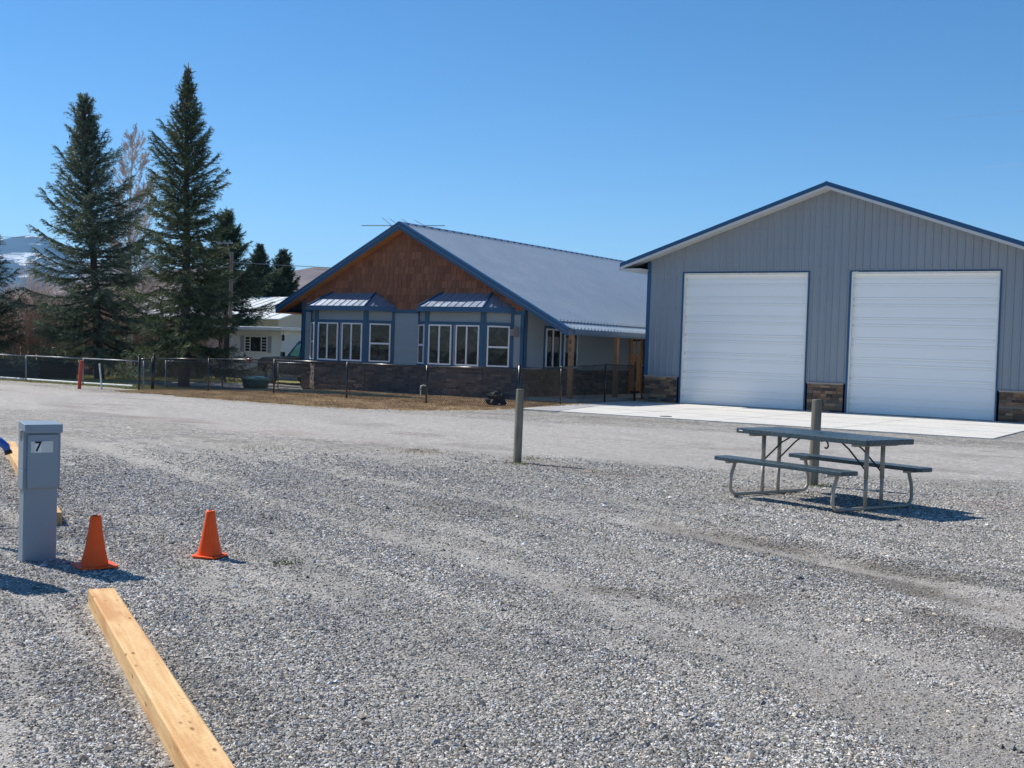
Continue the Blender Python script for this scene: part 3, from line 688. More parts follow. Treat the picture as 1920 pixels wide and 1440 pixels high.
# main roof
PX_=-19.34; EX=-18.83; LX=-31.40
mr=MB(); rb=.018
def slope(mb,xa,za,xb,zb,y0,y1,th=.03,step=.2286,phase=.1):
    mb.prism([(xa,za),(xb,zb),(xb,zb-th),(xa,za-th)],y0,y1,'y')
    y=y0+phase
    while y<y1-.05:
        mb.add([(xa,y-.05,za+.001),(xb,y-.05,zb+.001),(xb,y-.020,zb+.062),(xa,y-.020,za+.062),(xb,y+.020,zb+.062),(xa,y+.020,za+.062),(xb,y+.05,zb+.001),(xa,y+.05,za+.001)],
          [(0,1,2,3),(3,2,4,5),(5,4,6,7),(1,6,4,2)]); y+=step
slope(mr,HX,RT,PX_,hz(PX_)+.02,RY+.02,HB,phase=.14); slope(mr,LX,hz(LX),HX,RT,RY+.02,HB,phase=.14)
mr.build('roof',M['roof'],ho)
pr=MB(); slope(pr,PX_-.15,2.56,EX,2.355,RY+.36,HB,step=.2286,phase=.04); pr.build('porch_roof',M['roof'],ho)
pr=MB(); pr.box((PX_-.02,RY+.3,2.50),(PX_+.015,HB,hz(PX_)+.012)); pr.build('shade_flashing',M['rooftrim'],ho)  # dark flashing strip stands for the shade at the step between the roofs
# rakes: two stepped blue boards
rk=MB()
for xe in (LX,EX):
    slab(rk,(HX,RT+.055),(xe,hz(xe)+.055),RY-.045,RY+.03,.135); slab(rk,(HX,RT-.07),(xe,hz(xe)-.07),RY-.020,RY+.03,.135)
    slab(rk,(HX,RT+.060),(xe,hz(xe)+.060),RY+.031,RY+.14,.03)
rk.build('rake_fascia',M['bluemetal'],ho)
rl=MB()
for xe in (LX,EX): slab(rl,(HX,RT-.078),(xe,hz(xe)-.078),RY-.052,RY-.046,.010)
rl.build('drip_edge',simple('pale_drip_edge',(.25,.33,.45),.35),ho)
rc=MB(); rc.prism([(HX-.17,RT-.04),(HX,RT+.06),(HX+.17,RT-.04)],RY-.05,HB,'y')
y=RY+.2
while y<HB: rc.box((HX+.10,y,RT-.03),(HX+.18,y+.12,RT+.012)); y+=.2286*2
rc.build('ridge_cap',M['bluemetal'],ho)
so=MB()
slab(so,(HX,RT-.19),(LX,hz(LX)-.19),RY+.0,HY+.02,.02); slab(so,(HX,RT-.19),(HR+1.3,hz(HR+1.3)-.19),RY+.0,HY+.02,.02)
so.box((LX,RY-.0,hz(LX)-.215),(HL,HB,hz(LX)-.19)); so.build('cedar_soffit',M['cedarsoffit'],ho)
so=MB(); slab(so,(HR,hz(HR)-.16),(EX-.03,hz(EX)-.13),RY+.42,HB,.02); so.build('porch_ceiling',M['soffit'],ho)
ea=MB(); ea.box((EX-.03,RY+.0,2.16),(EX+.02,HB,2.335)); ea.box((EX+.02,RY+.3,2.21),(EX+.10,HB,2.34)); ea.build('gutter',M['rooftrim'],ho)
ea=MB(); ea.box((LX-.03,RY,hz(LX)-.22),(LX,HB,hz(LX)-.01)); ea.build('eave_fascia',M['bluemetal'],ho)
pf=MB(); pf.box((HR-.1,33.2,-.1),(EX+.10,HB,.10)); pf.build('porch_floor',M['concrete'],ho)
# porch posts
for i,y in enumerate((33.30,36.42,40.2)):
    q=MB(); q.box((-19.16,y-.07,.1),(-19.02,y+.07,2.2)); q.build('porch_post',M['cedarpost'],ho)
    if i==0: p1=bpy.context.scene.collection.objects[-1] if False else None
    if i==0:
        post1=[o for o in C.objects if o.name.startswith('porch_post')][-1]
        for k,ch in enumerate('801'):
            text(ch,.17,M['black'],post1,Matrix.Translation((-19.09,y-.073,1.93-k*.24))@Matrix.Rotation(R(90),4,'X'),'house_number')
# bay roofs
for a,b,c,d in bays:
    E_=-.30
    def off(): pass
    el=[(a-.12,HY),(c-.16,BY-.30),(d+.16,BY-.30),(b+.12,HY)]; tp=[(c+.22,HY),(d-.10,HY)]
    ze,zt=2.99,3.50; mbr=MB()
    eL,eFL,eFR,eR=[(x,y,ze) for x,y in el]; tL,tR=[(x,y,zt) for x,y in tp]
    mbr.add([eL,eFL,eFR,eR,tL,tR],[(0,1,4),(1,2,5,4),(2,3,5)])
    def seam(p,q):
        p=Vector(p);q=Vector(q); mbr.tube([p+Vector((0,0,.008)),q+Vector((0,0,.008))],.012,4)
    n=9
    for i in range(1,n):   # standing seams on the front slope run up the slope
        f=i/n; x=eFL[0]+(eFR[0]-eFL[0])*f
        lo_=Vector((x,eFL[1],ze))
        # clip against the hips
        if x<tL[0]: g=(x-eFL[0])/(tL[0]-eFL[0])
        elif x>tR[0]: g=(eFR[0]-x)/(eFR[0]-tR[0])
        else: g=1
        seam(lo_,(x,eFL[1]+(HY-eFL[1])*g,ze+(zt-ze)*g))
    for P0,P1,T in ((eFR,eR,tR),(eFL,eL,tL)):
        for f in (.25,.5,.75):
            p=Vector(P0).lerp(Vector(P1),f); q=Vector(T).lerp(Vector(P1),f) if True else None; seam(p,q)
    br=mbr.build('bay_roof',M['bayroof'],ho)
    hp=MB(); 
    for P0,T in ((eFL,tL),(eFR,tR)): hp.tube([Vector(P0)+Vector((0,0,.012)),Vector(T)+Vector((0,0,.012))],.04,6)
    hp.tube([tL,tR],.035,6); hp.build('hip_cap',M['bluemetal'],br)
    fa=MB()
    pts=[eL,eFL,eFR,eR]
    for P0,P1 in zip(pts[:-1],pts[1:]):
        u=Vector(P1)-Vector(P0); Ln=u.length; u/=Ln; n_=Vector((u.y,-u.x,0)); Fm=frame((P0[0],P0[1],0),u,n_)
        fa.box((-.02,-.03,ze-.17),(Ln+.02,.02,ze-.0),None,Fm)
    fa.build('bay_fascia',M['bluemetal'],br)
    bs=MB(); bs.add([(x,y,ze-.155) for x,y in el],[(0,1,2,3)]); bs.build('bay_soffit',M['bluemetal'],br)
# flood light on the corner
fl=MB(); fl.box((-21.36,HY-.10,2.08),(-21.14,HY-.02,2.30)); f0=fl.build('flood_light',simple('light_box_grey',(.33,.34,.38),.5),ho)
fl=MB(); fl.add([(-21.10,HY-.16,2.12),(-20.92,HY-.28,2.05),(-20.92,HY-.05,2.05),(-21.10,HY-.05,2.12),(-21.10,HY-.16,2.27),(-20.92,HY-.28,2.38),(-20.92,HY-.05,2.38),(-21.10,HY-.05,2.27)],[(0,3,2,1),(4,5,6,7),(0,1,5,4),(1,2,6,5),(2,3,7,6),(3,0,4,7)])
fl.box((-21.14,HY-.12,2.16),(-21.10,HY-.02,2.22)); fl.build('lamp_head',simple('lamp_shroud',(.28,.25,.25),.5),f0)
# ------------------------------------------------------------------ antenna
an_=empty('roof_antenna',(-27.4,35.9,4.9),'thin aluminium television antenna above the left roof slope','antenna')
q=MB(); q.tube([(-27.4,35.9,hz(-27.4)-.02),(-27.4,35.9,6.16)],.02); q.build('mast',M['wire'],an_)
q=MB(); q.tube([(-29.2,34.75,6.12),(-26.55,36.45,6.22)],.016); q.build('boom',M['wire'],an_)
q=MB()
for f,l,zz in ((.36,.55,.30),(.45,.5,.26),(.60,.55,.24),(.75,.5,.2)):
    cx_=-29.2+2.65*f; cy_=34.75+1.7*f; cz=6.12+.10*f
    q.tube([(cx_,cy_,cz),(cx_-.32,cy_-.2,cz+zz)],.009,4); q.tube([(cx_,cy_,cz),(cx_-.28,cy_-.18,cz-zz if f<.4 else cz-.08)],.009,4)
q.build('element',M['wire'],an_)
# ------------------------------------------------------------------ fences
def mesh_panel(A,B,z0a,z1a,z0b,z1b,r=.0035,sp=.072,n=3):
    """diamond chain-link between two posts, real wires"""
    A=Vector(A);B=Vector(B); Ln=(B-A).length; d=(B-A)/Ln; nrm=Vector((-d.y,d.x)); V=[];F=[]
    def P(s,z): t=s/Ln; lo_=z0a+(z0b-z0a)*t; hi_=z1a+(z1b-z1a)*t; return lo_,hi_
    Hh=((z1a-z0a)+(z1b-z0b))/2
    def wire(s0,z0,s1,z1,o):
        n0=len(V); dv=Vector((s1-s0,z1-z0)); dv.normalize(); pz=(-dv.y*r,dv.x*r)
        for s,z in ((s0,z0),(s1,z1)):
            lo_,hi_=P(s,0); zz=lo_+z*(hi_-lo_)/Hh
            for k in range(3):
                a=2*math.pi*k/3; off=math.cos(a); on=math.sin(a)*r+o
                V.append((A.x+d.x*(s+pz[0]*off)+nrm.x*on,A.y+d.y*(s+pz[0]*off)+nrm.y*on,zz+pz[1]*off))
        for k in range(3): F.append((n0+k,n0+(k+1)%3,n0+3+(k+1)%3,n0+3+k))
    k=-int(Hh/sp)-1
    while k*sp<Ln:
        s0=k*sp; z0=0; s1=s0+Hh; z1=Hh
        if s0<0: z0=-s0; s0=0
        if s1>Ln: z1-=(s1-Ln); s1=Ln
        if s1>s0+.01: wire(s0,z0,s1,z1,r); wire(s0 if True else 0,Hh-z0,s1,Hh-z1,-r)
        k+=1
    return V,F
def fence(name,label,pts,mat,wiremat,postr=.03,railr=.021,height=1.1,group=None,ends=(),wr=.0035,caps=True,rail=True,panel=True,toprailmat=None):
    f=empty(name,(pts[0][0],pts[0][1],gh(*pts[0][:2])),label,'fence',group)
    P=[]
    for p in pts: z=gh(p[0],p[1]); P.append((p[0],p[1],z,p[2] if len(p)>2 else z+height))
    for i,(x,y,z0,z1) in enumerate(P):
        r=postr*(1.35 if i in ends else 1); q=MB(); q.tube([(x,y,z0-.2),(x,y,z1+(.06 if i in ends else -.0))],r,10)
        o=q.build('post',mat,f,smooth=True)
        if i in ends: q=MB(); q.lathe([(r*1.15,0),(r*1.15,.03),(r*.7,.06),(0.002,.075)],10,(x,y,z1+.055)); q.build('post_cap',mat,o)
    for i in range(len(P)-1):
        a,b=P[i],P[i+1]
        if rail: q=MB(); q.tube([(a[0],a[1],a[3]-.03),(b[0],b[1],b[3]-.03)],railr,8); q.build('top_rail',toprailmat or mat,f,smooth=True)
        if panel:
            V,F=mesh_panel(a[:2],b[:2],a[2]+.03,a[3]-.03,b[2]+.03,b[3]-.03,wr); q=MB(); q.v=V; q.f=F; q.c=[None]*len(F); q.build('wire_mesh',wiremat,f)
    return f
fb=fence('chain_link_fence','black chain link fence in front of the house, running round to the gate',
  [(-31.85,27.3),(-29.2,27.3),(-26.3,27.3),(-23.33,27.3),(-20.36,27.3),(-17.24,27.3,1.16),(-18.2,31.2,1.17),(-18.32,34.25,1.28),(-18.3,36.35,1.25)],M['blackvinyl'],M['blackvinyl'],ends=(0,5,8),postr=.028,wr=.0045)
# side return at the left corner
fr_=fence('chain_link_fence','short black fence return with the orange marker on its left',[(-32.15,26.95),(-31.87,27.26)],M['blackvinyl'],M['wire'],ends=(0,),height=1.07,wr=.005)
# gate beside the garage
gt=empty('garden_gate',(-18.3,36.4,0.02),'black chain link gate between the fence and the garage corner','gate')
gp=MB(); GA=(-18.22,36.72); GBp=(-18.18,38.0)
def loop(mb,A,B,z0,z1,r,rad=.09):
    A=Vector((*A,0));B=Vector((*B,0)); d=(B-A).normalized(); L_=(B-A).length; pts=[]
    for (s,z,a0) in ((L_-rad,z0+rad,-90),(L_-rad,z1-rad,0),(rad,z1-rad,90),(rad,z0+rad,180)):
        for k in range(5):
            a=R(a0+k*22.5); pts.append(A+d*(s+rad*math.cos(a))+Vector((0,0,z+rad*math.sin(a))))
    pts.append(pts[0]); mb.tube(pts,r,8,cap=False)
loop(gp,GA,GBp,.10,1.24,.022); gp.build('gate_frame',M['blackvinyl'],gt,smooth=True)
V,F=mesh_panel(GA,GBp,.12,1.22,.12,1.22,.0056); q=MB(); q.v=V;q.f=F;q.c=[None]*len(F); q.build('wire_mesh',M['blackvinyl'],gt)
q=MB(); q.tube([(-18.15,38.1,-.1),(-18.15,38.1,1.33)],.04,10); q.build('post',M['blackvinyl'],gt)
q=MB(); q.box((-18.26,37.7,.70),(-18.12,37.86,.82)); q.tube([(-18.19,37.78,.82),(-18.19,37.78,.90)],.05,8); q.build('latch',M['galv'],gt)
# galvanised fence across the left yard
fence('chain_link_fence','thin galvanised fence with a bright top rail across the yard at far left',[(-45.5,27.0),(-42.0,27.2),(-38.9,27.4),(-35.7,27.45),(-32.4,27.35)],M['galv'],M['wire'],height=.98,postr=.024,railr=.02,wr=.0013,panel=True)
fence('chain_link_fence','inner galvanised fence running back towards the pickup behind the black fence',[(-32.5,28.4),(-32.75,31.3),(-32.35,33.8),(-30.9,34.4)],M['galv'],M['wire'],height=1.0,postr=.024,railr=.02,wr=.0013)
# ------------------------------------------------------------------ small yard things
q=MB(); q.tube([(-33.27,25.43,gh(-33.27,25.43)-.1),(-33.22,25.46,.79)],.062,8); q.lathe([(.062,0),(.05,.02),(.01,.03)],8,(-33.22,25.46,.785)); tag(q.build('marker_post',M['orange'],loc=(-33.27,25.43,-.13)),'red orange marker post at the road edge in front of the left spruce','marker post')
q=MB(); q.tube([(-32.76,25.96,-.3),(-32.9,25.93,.70)],.026,8); q.lathe([(.03,0),(.03,.02),(.005,.03)],8,(-32.9,25.93,.69)); tag(q.build('marker_stake',M['pvc'],loc=(-32.76,25.96,-.13)),'slim leaning grey white stake right of the orange marker post','stake')
q=MB(); q.tube([(-41.36,28.0,gh(-41,28)+.04),(-36.1,27.9,gh(-36,28)+.04),(-33.6,27.9,-.08)],.045,8); tag(q.build('fallen_pole',M['pvc'],loc=(-38,28,-.13)),'long pale pole lying on the ground behind the galvanised fence','pole')
bd=empty('raised_bed',(-42.6,29.4,-.13),'low dark timber raised bed at the left edge of the yard','planter')
q=MB()
for z in (-.13,.10,.33): q.box((-46,28.9,z),(-40.4,29.1,z+.22)); q.box((-40.4,28.9,z+.003),(-40.2,30.6,z+.22)); q.box((-46,30.4,z),(-40.41,30.6,z+.22))
q.build('timber_wall',M['bed'],bd,bevel=.01)
q=MB(); q.box((-45.9,29.1,-.1),(-40.41,30.4,.42)); q.build('soil',simple('soil',(.06,.045,.035),.95,var=.3,bump=1),bd)
tb=empty('garden_tub',(-32.35,32.6,gh(-32.35,32.6)),'round dark green plastic tub with pale lid behind the black fence','tub')
q=MB(); q.lathe([(.40,0),(.47,.04),(.50,.30),(.47,.31),(.45,.30)],28,(-32.35,32.6,gh(-32.35,32.6))); q.build('tub_body',M['green'],tb,smooth=True)
q=MB(); q.lathe([(.53,.30),(.54,.35),(.46,.40),(.25,.45),(.02,.46)],28,(-32.35,32.6,gh(-32.35,32.6))); q.build('tub_lid',M['greenlid'],tb,smooth=True)
orn=empty('garden_ornament',(-33.45,33.35,-.13),'pink ball ornament on a thin stake near the green tub','ornament')
q=MB(); q.tube([(-33.45,33.35,-.2),(-33.45,33.35,.80)],.012,6); q.build('stake',M['wire'],orn)
q=MB(); q.lathe([(.005,0),(.06,.02),(.10,.08),(.105,.12),(.09,.17),(.05,.21),(.005,.225)],16,(-33.45,33.35,.76)); q.build('ball',M['pink'],orn,smooth=True)
pr=empty('riser_pipe',(-23.59,31.48,0),'white upside-down U shaped riser pipe at the foot of the house between the bay windows','pipe')
q=MB(); pts=[(-23.66,31.40,-.1),(-23.66,31.40,.30)]+[(-23.59-.075*math.cos(R(a)),31.475-.075*math.cos(R(a)),.30+.06*math.sin(R(a))) for a in range(15,180,15)]+[(-23.515,31.55,.30),(-23.515,31.55,-.1)]
q.tube(pts,.022,8); p_=q.build('pipe',M['pvc'],pr,smooth=True)
for a_,b_ in ((-23.66,31.40),(-23.515,31.55)): q=MB(); q.lathe([(.03,0),(.03,.05)],8,(a_,b_,.2)); q.build('collar',M['galv'],pr)
def lump(name,loc,rad,mat,sq=(1,1,1),seed=1,amp=.25,sub=3):
    import bmesh
    bm=bmesh.new(); bmesh.ops.create_icosphere(bm,subdivisions=sub,radius=1); r=random.Random(seed); from mathutils import noise
    for v in bm.verts:
        k=1+amp*noise.noise(v.co*2.2+Vector((seed,0,0)))+amp*.5*noise.noise(v.co*6+Vector((0,seed,0))); v.co=Vector((v.co.x*k*rad*sq[0],v.co.y*k*rad*sq[1],v.co.z*k*rad*sq[2]))
        v.co.z=max(v.co.z,-rad*.55)
    me=bpy.data.meshes.new(name); bm.to_mesh(me); bm.free(); me.materials.append(mat); o=bpy.data.objects.new(name,me); C.objects.link(o); o.location=loc; return o
bg=lump('rubbish_bag',(-18.85,28.6,.17),.28,M['bag'],(1.0,.9,.85),5,.45); tag(bg,'lumpy black plastic bag lying on the grass behind the fence','bag')
q=lump('bag_pale_lump',(.19,-.10,-.11),.05,M['plate'],(1,.5,.7),3,.3,2); q.parent=bg  # small pale lump against the side of the bag
q=MB(); q.lathe([(.16,0),(.16,.012),(.14,.018)],24,(-13.25,28.15,.022)); tag(q.build('valve_cover',simple('cover_iron',(.16,.16,.16),.7),loc=(-13.25,28.15,0)),'small round utility cover set in the concrete pad','cover')
# ------------------------------------------------------------------ wooden bollards
def bollard(name,x,y,top,lab,r=.072,seed=1,rot=0):
    z=gh(x,y); q=MB(); rs=random.Random(seed); n=20; rings=[]
    zs=[-.2,0,.3,.6,.85,top-z-.012,top-z]; vs=[];fs=[]
    jr=[1+rs.uniform(-.05,.05) for _ in range(n)]
    for i,zz in enumerate(zs):
        for k in range(n):
            a=2*math.pi*k/n; rr_=r*jr[k]*(1.0 if i<len(zs)-1 else .94)*(1.04-.06*i/len(zs)); vs.append((x+rr_*math.cos(a)+.012*zz,y+rr_*math.sin(a),z+zz))
    for i in range(len(zs)-1):
        for k in range(n): fs.append((i*n+k,i*n+(k+1)%n,(i+1)*n+(k+1)%n,(i+1)*n+k))
    fs.append(tuple(range((len(zs)-1)*n,len(zs)*n))); q.add(vs,fs); o=q.build(name,M['oldwood'],loc=(x,y,z)); return tag(o,lab,'post','weathered round wooden posts in the gravel')
bollard('wooden_post',-9.16,14.52,1.06,'weathered round wooden post standing alone in front of the lawn and pad corner',.058,1)
bollard('wooden_post',-4.97,15.06,1.11,'weathered round wooden post right behind the picnic table',.063,2)
# ------------------------------------------------------------------ timbers
ud=Vector((-.851,.526,0)).normalized(); ang_t=math.atan2(ud.y,ud.x)
def timber(cx_,cy_,Ln,lab,h=.112,wd=.152):
    o=empty('timber_beam',(cx_,cy_,gh(cx_,cy_)-.01),lab,'timber beam','fresh pine timbers laid end to end as a border',rz=ang_t)
    q=MB(); q.box((-Ln/2,-wd/2,-.04),(Ln/2,wd/2,h)); q.build('beam',M['timber'],o,world=False,bevel=.008)
    e=MB(); e.box((-Ln/2-.003,-wd/2+.008,-.03),(-Ln/2+.001,wd/2-.008,h-.008)); e.box((Ln/2-.001,-wd/2+.008,-.03),(Ln/2+.003,wd/2-.008,h-.008)); e.build('end_grain',M['endgrain'],o,world=False)
    return o
e1=Vector((-5.92,4.717,0)); timber(*(e1-ud*1.83)[:2],3.66,'fresh pine timber beam running out of the bottom edge, nearest the viewer')
e2=Vector((-8.72,6.43,0)); timber(*(e2+ud*1.83)[:2],3.64,'pine timber beam whose dark end shows right behind the grey pedestal')
timber(*(e2+ud*5.5)[:2],3.64,'farthest pine timber beam, beside the blue hydrant head')
# ------------------------------------------------------------------ cones
def cone(x,y,rz_,h,lab,b=.108,f_=1.0):
    o=empty('traffic_cone',(x,y,gh(x,y)+.006),lab,'cone','orange traffic cones',rz=rz_)
    q=MB(); n=4
    # rounded square tapering body
    prof=[(.085,.0),(.080,.018),(.062,.12),(.045,.24),(.034,h-.012),(.030,h-.002),(.020,h),(.019,h-.03)]
    vs=[];fs=[];K=16
    for j,(r,z) in enumerate(prof):
        for k in range(K):
            a=2*math.pi*k/K; sqr=1/max(abs(math.cos(a)),abs(math.sin(a))); f=.55*(1-z/h); rr_=r*(1+(sqr-1)*f); vs.append((rr_*f_*math.cos(a),rr_*f_*math.sin(a),z))
    for j in range(len(prof)-1):
        for k in range(K): fs.append((j*K+k,j*K+(k+1)%K,(j+1)*K+(k+1)%K,(j+1)*K+k))
    q.add(vs,fs); q.build('cone_body',M['cone'],o,world=False,smooth=True)
    q=MB(); c=.03; q.prism([(-b+c,-b),(b-c,-b),(b,-b+c),(b,b-c),(b-c,b),(-b+c,b),(-b,b-c),(-b,-b+c)],0,.014,'z'); q.build('cone_base',M['cone'],o,world=False,bevel=.004)
    q=MB(); q.lathe([(.026,h-.03),(.0015,h-.03)],12); q.build('hollow',M['blackmetal'],o,world=False)
cone(-6.66,6.28,R(18),.345,'orange traffic cone standing alone on the right of the pair')
cone(-6.93,5.46,R(-22),.36,'orange traffic cone in shade right beside the grey pedestal',.132,1.10)
# ------------------------------------------------------------------ pedestals
def pedestal(x,y,rz_,lab,num):
    """local +x is the front"""
    o=empty('utility_pedestal',(x,y,gh(x,y)),lab,'utility pedestal',None,rz=rz_); W=.117; D_=.058
    q=MB(); q.box((-D_,-W,-.1),(D_,W,.985)); q.build('body',M['ped'],o,world=False,bevel=.006)
    q=MB(); q.prism([(-W-.012,.66),(-W-.012,.93),(W+.012,.93),(W+.012,.66)],-D_-.004,D_+.012,'x'); q.prism([(-W+.012,.53),(-W+.012,.915),(W-.008,.915),(W-.008,.53)],D_+.012,D_+.032,'x'); q.box((-D_-.004,-W-.012,.52),(D_+.012,W+.012,.661))
    q.build('cover',M['ped'],o,world=False,bevel=.006)
    q=MB(); q.prism([(-D_-.006,.93),(-D_-.006,1.003),(D_+.045,.985),(D_+.048,.925),(D_+.036,.925),(D_+.034,.93)],-W-.013,W+.014,'y'); q.build('cap',M['ped'],o,world=False,bevel=.005)
    q=MB(); q.box((D_-.02,-W-.034,.885),(D_+.012,-W-.019,.945)); q.box((D_-.012,-W-.030,.865),(D_+.004,-W-.02,.885)); q.build('hasp',M['galv'],o,world=False,bevel=.003)
    if num:
        q=MB(); q.box((D_+.0325,-.085,.785),(D_+.0355,.068,.865)); pl=q.build('number_plate',M['plate'],o,world=False)
        q=MB(); q.box((D_+.036,-.058,.786),(D_+.0372,-.012,.864)); q.build('number_sticker',M['numwhite'],pl,world=False)
        cu=bpy.data.curves.new('t','FONT'); cu.body='7'; cu.size=.098; cu.extrude=.0006; cu.align_x='CENTER'; cu.align_y='CENTER'; cu.offset=.0022
        t_=bpy.data.objects.new('t',cu); C.objects.link(t_); bpy.context.view_layer.update(); me=bpy.data.meshes.new_from_object(t_.evaluated_get(bpy.context.evaluated_depsgraph_get())); bpy.data.objects.remove(t_)
        me.transform(Matrix.Translation((D_+.0384,-.036,.825))@Matrix.Rotation(R(90),4,'Z')@Matrix.Rotation(R(90),4,'X')); me.materials.clear(); me.materials.append(M['black'])
        o2=bpy.data.objects.new('number',me); C.objects.link(o2); o2.parent=pl
    return o
pa=math.atan2(-.34,.94)
pedestal(-7.445,5.365,pa,'grey blue utility pedestal with a number 7 plate beside the orange cone',True)
pedestal(-7.50,4.78,pa,'grey utility pedestal just outside the left edge, seen only by its shadow',False)
# blue hydrant head
hy=empty('yard_hydrant',(-8.50,5.50,gh(-8.5,5.5)),'blue yard hydrant with its spout reaching in at the left edge','hydrant')
q=MB(); q.tube([(-8.5,5.5,-.1),(-8.5,5.5,.70)],.022,10); q.build('standpipe',M['galv'],hy)
q=MB(); dv=Vector((.84,.54,0)); b0=Vector((-8.5,5.5,0)); q.lathe([(.03,.66),(.045,.70),(.05,.80),(.04,.86),(.02,.88)],12,(-8.5,5.5,0))
q.tube([b0+Vector((0,0,.80)),b0+dv*.15+Vector((0,0,.795)),b0+dv*.235+Vector((0,0,.785)),b0+dv*.285+Vector((0,0,.745)),b0+dv*.30+Vector((0,0,.705))],[.035,.03,.03,.03,.024],10); q.build('head',M['hydrant'],hy,smooth=True)
q=MB(); q.tube([b0+dv*.30+Vector((0,0,.712)),b0+dv*.31+Vector((0,0,.685))],.028,10); q.build('spout_thread',M['bed'],hy)
q=MB(); q.tube([b0+Vector((0,0,.87)),b0+dv*.10+Vector((0,0,.865)),b0+dv*.19+Vector((0,0,.80))],[.016,.014,.012],8); q.build('handle',M['hydrant'],hy,smooth=True)
# ------------------------------------------------------------------ picnic table
TS=1.053; pt=empty('picnic_table',(-4.321,13.34,gh(-4.32,13.34)+.004),'grey folding picnic table with two attached benches on bent steel legs','picnic table',rz=-.389)
TH=.78
def plank(name,x0,x1,y0,y1,z1,th,c=.05,side=None):
    q=MB(); q.prism([(x0+c,y0),(x1-c,y0),(x1,y0+c),(x1,y1-c),(x1-c,y1),(x0+c,y1),(x0,y1-c),(x0,y0+c)],z1-th,z1,'z'); return q.build(name,M['tabletop'],pt,world=False,bevel=.008)
LX_=.915*TS; tt=plank('tabletop',-LX_,LX_,-.40,.40,TH,.058,.02)
q=MB(); q.lathe([(.022,0),(.022,.003),(.012,.003)],16,(0,0,TH+.0005)); q.build('umbrella_hole',M['blackmetal'],tt,world=False)
q=MB(); q.box((-LX_+.06,-.4025,TH-.034),(-LX_+.12,-.4005,TH-.022)); q.build('maker_badge',M['numwhite'],tt,world=False)
for s in (-1,1): plank('bench',-LX_,LX_,s*.635-.128,s*.635+.128,.455,.045,.035 )
for s in (-1,1):   # U frames
    x=s*.71*TS; pts=[]
    def arc(cx_,cz,r,a0,a1,n=7): return [(x,cx_+r*math.cos(R(a0+(a1-a0)*k/n)),cz+r*math.sin(R(a0+(a1-a0)*k/n))) for k in range(n+1)]
    left=[(x,-.60,.41),(x,-.615,.36),(x,-.655,.26),(x,-.665,.20)]+arc(-.565,.125,.105,170,270)
    right=[(p[0],-p[1],p[2]) for p in left][::-1]
    q=MB(); q.tube(left+right,.021,10); q.build('leg',M['tableleg'],pt,world=False,smooth=True)
    for yy in (-.135,.135):
        q=MB(); q.tube([(x,yy,.03),(x,yy,.36)],.0215,10); q.build('upright',M['tableleg'],pt,world=False,smooth=True)
        q=MB(); q.tube([(x,yy,.345),(x,yy,TH-.058)],.0255,10); q.tube([(x,yy,.34),(x,yy,.35)],.028,10); q.build('upper_sleeve',M['tableleg'],pt,world=False,smooth=True)
    q=MB(); q.box((x-.03,-.36,TH-.085),(x+.03,.36,TH-.0585)); q.box((x-.025,-.74,.385),(x+.025,-.53,.4095)); q.box((x-.025,.53,.385),(x+.025,.74,.4095)); q.build('crossbar',M['tableleg'],pt,world=False)
    for yy in (-.12,.12):
        q=MB(); q.tube([(x-s*.01,yy,.42),(x-s*.26,yy*.95,.64),(x-s*.40,yy*.8,TH-.06)],.0095,6); q.build('brace',M['blackmetal'],pt,world=False)
q=MB(); q.tube([(-.04,-.02,TH-.062),(.02,-.02,TH-.09),(.08,-.02,TH-.075),(.11,-.02,TH-.10),(.12,-.02,TH-.14),(.10,-.02,TH-.165),(.07,-.02,TH-.16)],.010,6); q.build('umbrella_clamp',M['blackmetal'],pt,world=False,smooth=True)
# ------------------------------------------------------------------ pickup
hd=R(168); tk=empty('pickup_truck',(-35.6,37.77,-.13),'dark pickup truck parked beside the house behind the fence','pickup truck',rz=hd)
# local +x forward, +y left (the side we see), front axle at x=0
def prof(q,pts,y0,y1): q.prism(pts,y0,y1,'y')
def arch(cx_,r,a0,a1,n=8): return [(cx_+r*math.cos(R(a0+(a1-a0)*k/n)),.40+r*math.sin(R(a0+(a1-a0)*k/n))) for k in range(n+1)]
q=MB(); low=[(.86,.48),(.90,.75),(.86,1.02),(.55,1.12),(-.95,1.18),(-3.2,1.18),(-3.25,1.22),(-4.85,1.22),(-4.9,.6),(-4.6,.52)]+arch(-3.75,.46,165,15)[::-1][::-1]
low=[(.86,.48),(.90,.75),(.86,1.00),(.55,1.11),(-.95,1.18),(-3.0,1.18),(-3.02,1.24),(-4.85,1.24),(-4.88,.55),(-4.25,.50)]+arch(-3.75,.47,168,12)+[(-3.25,.42),(-.52,.42)]+arch(0,.47,168,12)+[(.5,.46)]
prof(q,low,-.95,.95); q.build('body',M['truck'],tk,world=False,bevel=.03)
q=MB()
cab=[(-1.1,1.17),(-1.65,1.74),(-1.75,1.84),(-2.75,1.84),(-3.0,1.72),(-3.08,1.17)]; n=len(cab)
vs=[(x,-.86+.14*(z-1.17)/.67*1,z) for x,z in cab]+[(x,.86-.14*(z-1.17)/.67,z) for x,z in cab]
q.add(vs,[tuple(range(n))]+[tuple(range(2*n-1,n-1,-1))]+[(i,i+n,(i+1)%n+n,(i+1)%n) for i in range(n)]); q.build('cab',M['truck'],tk,world=False,bevel=.02)
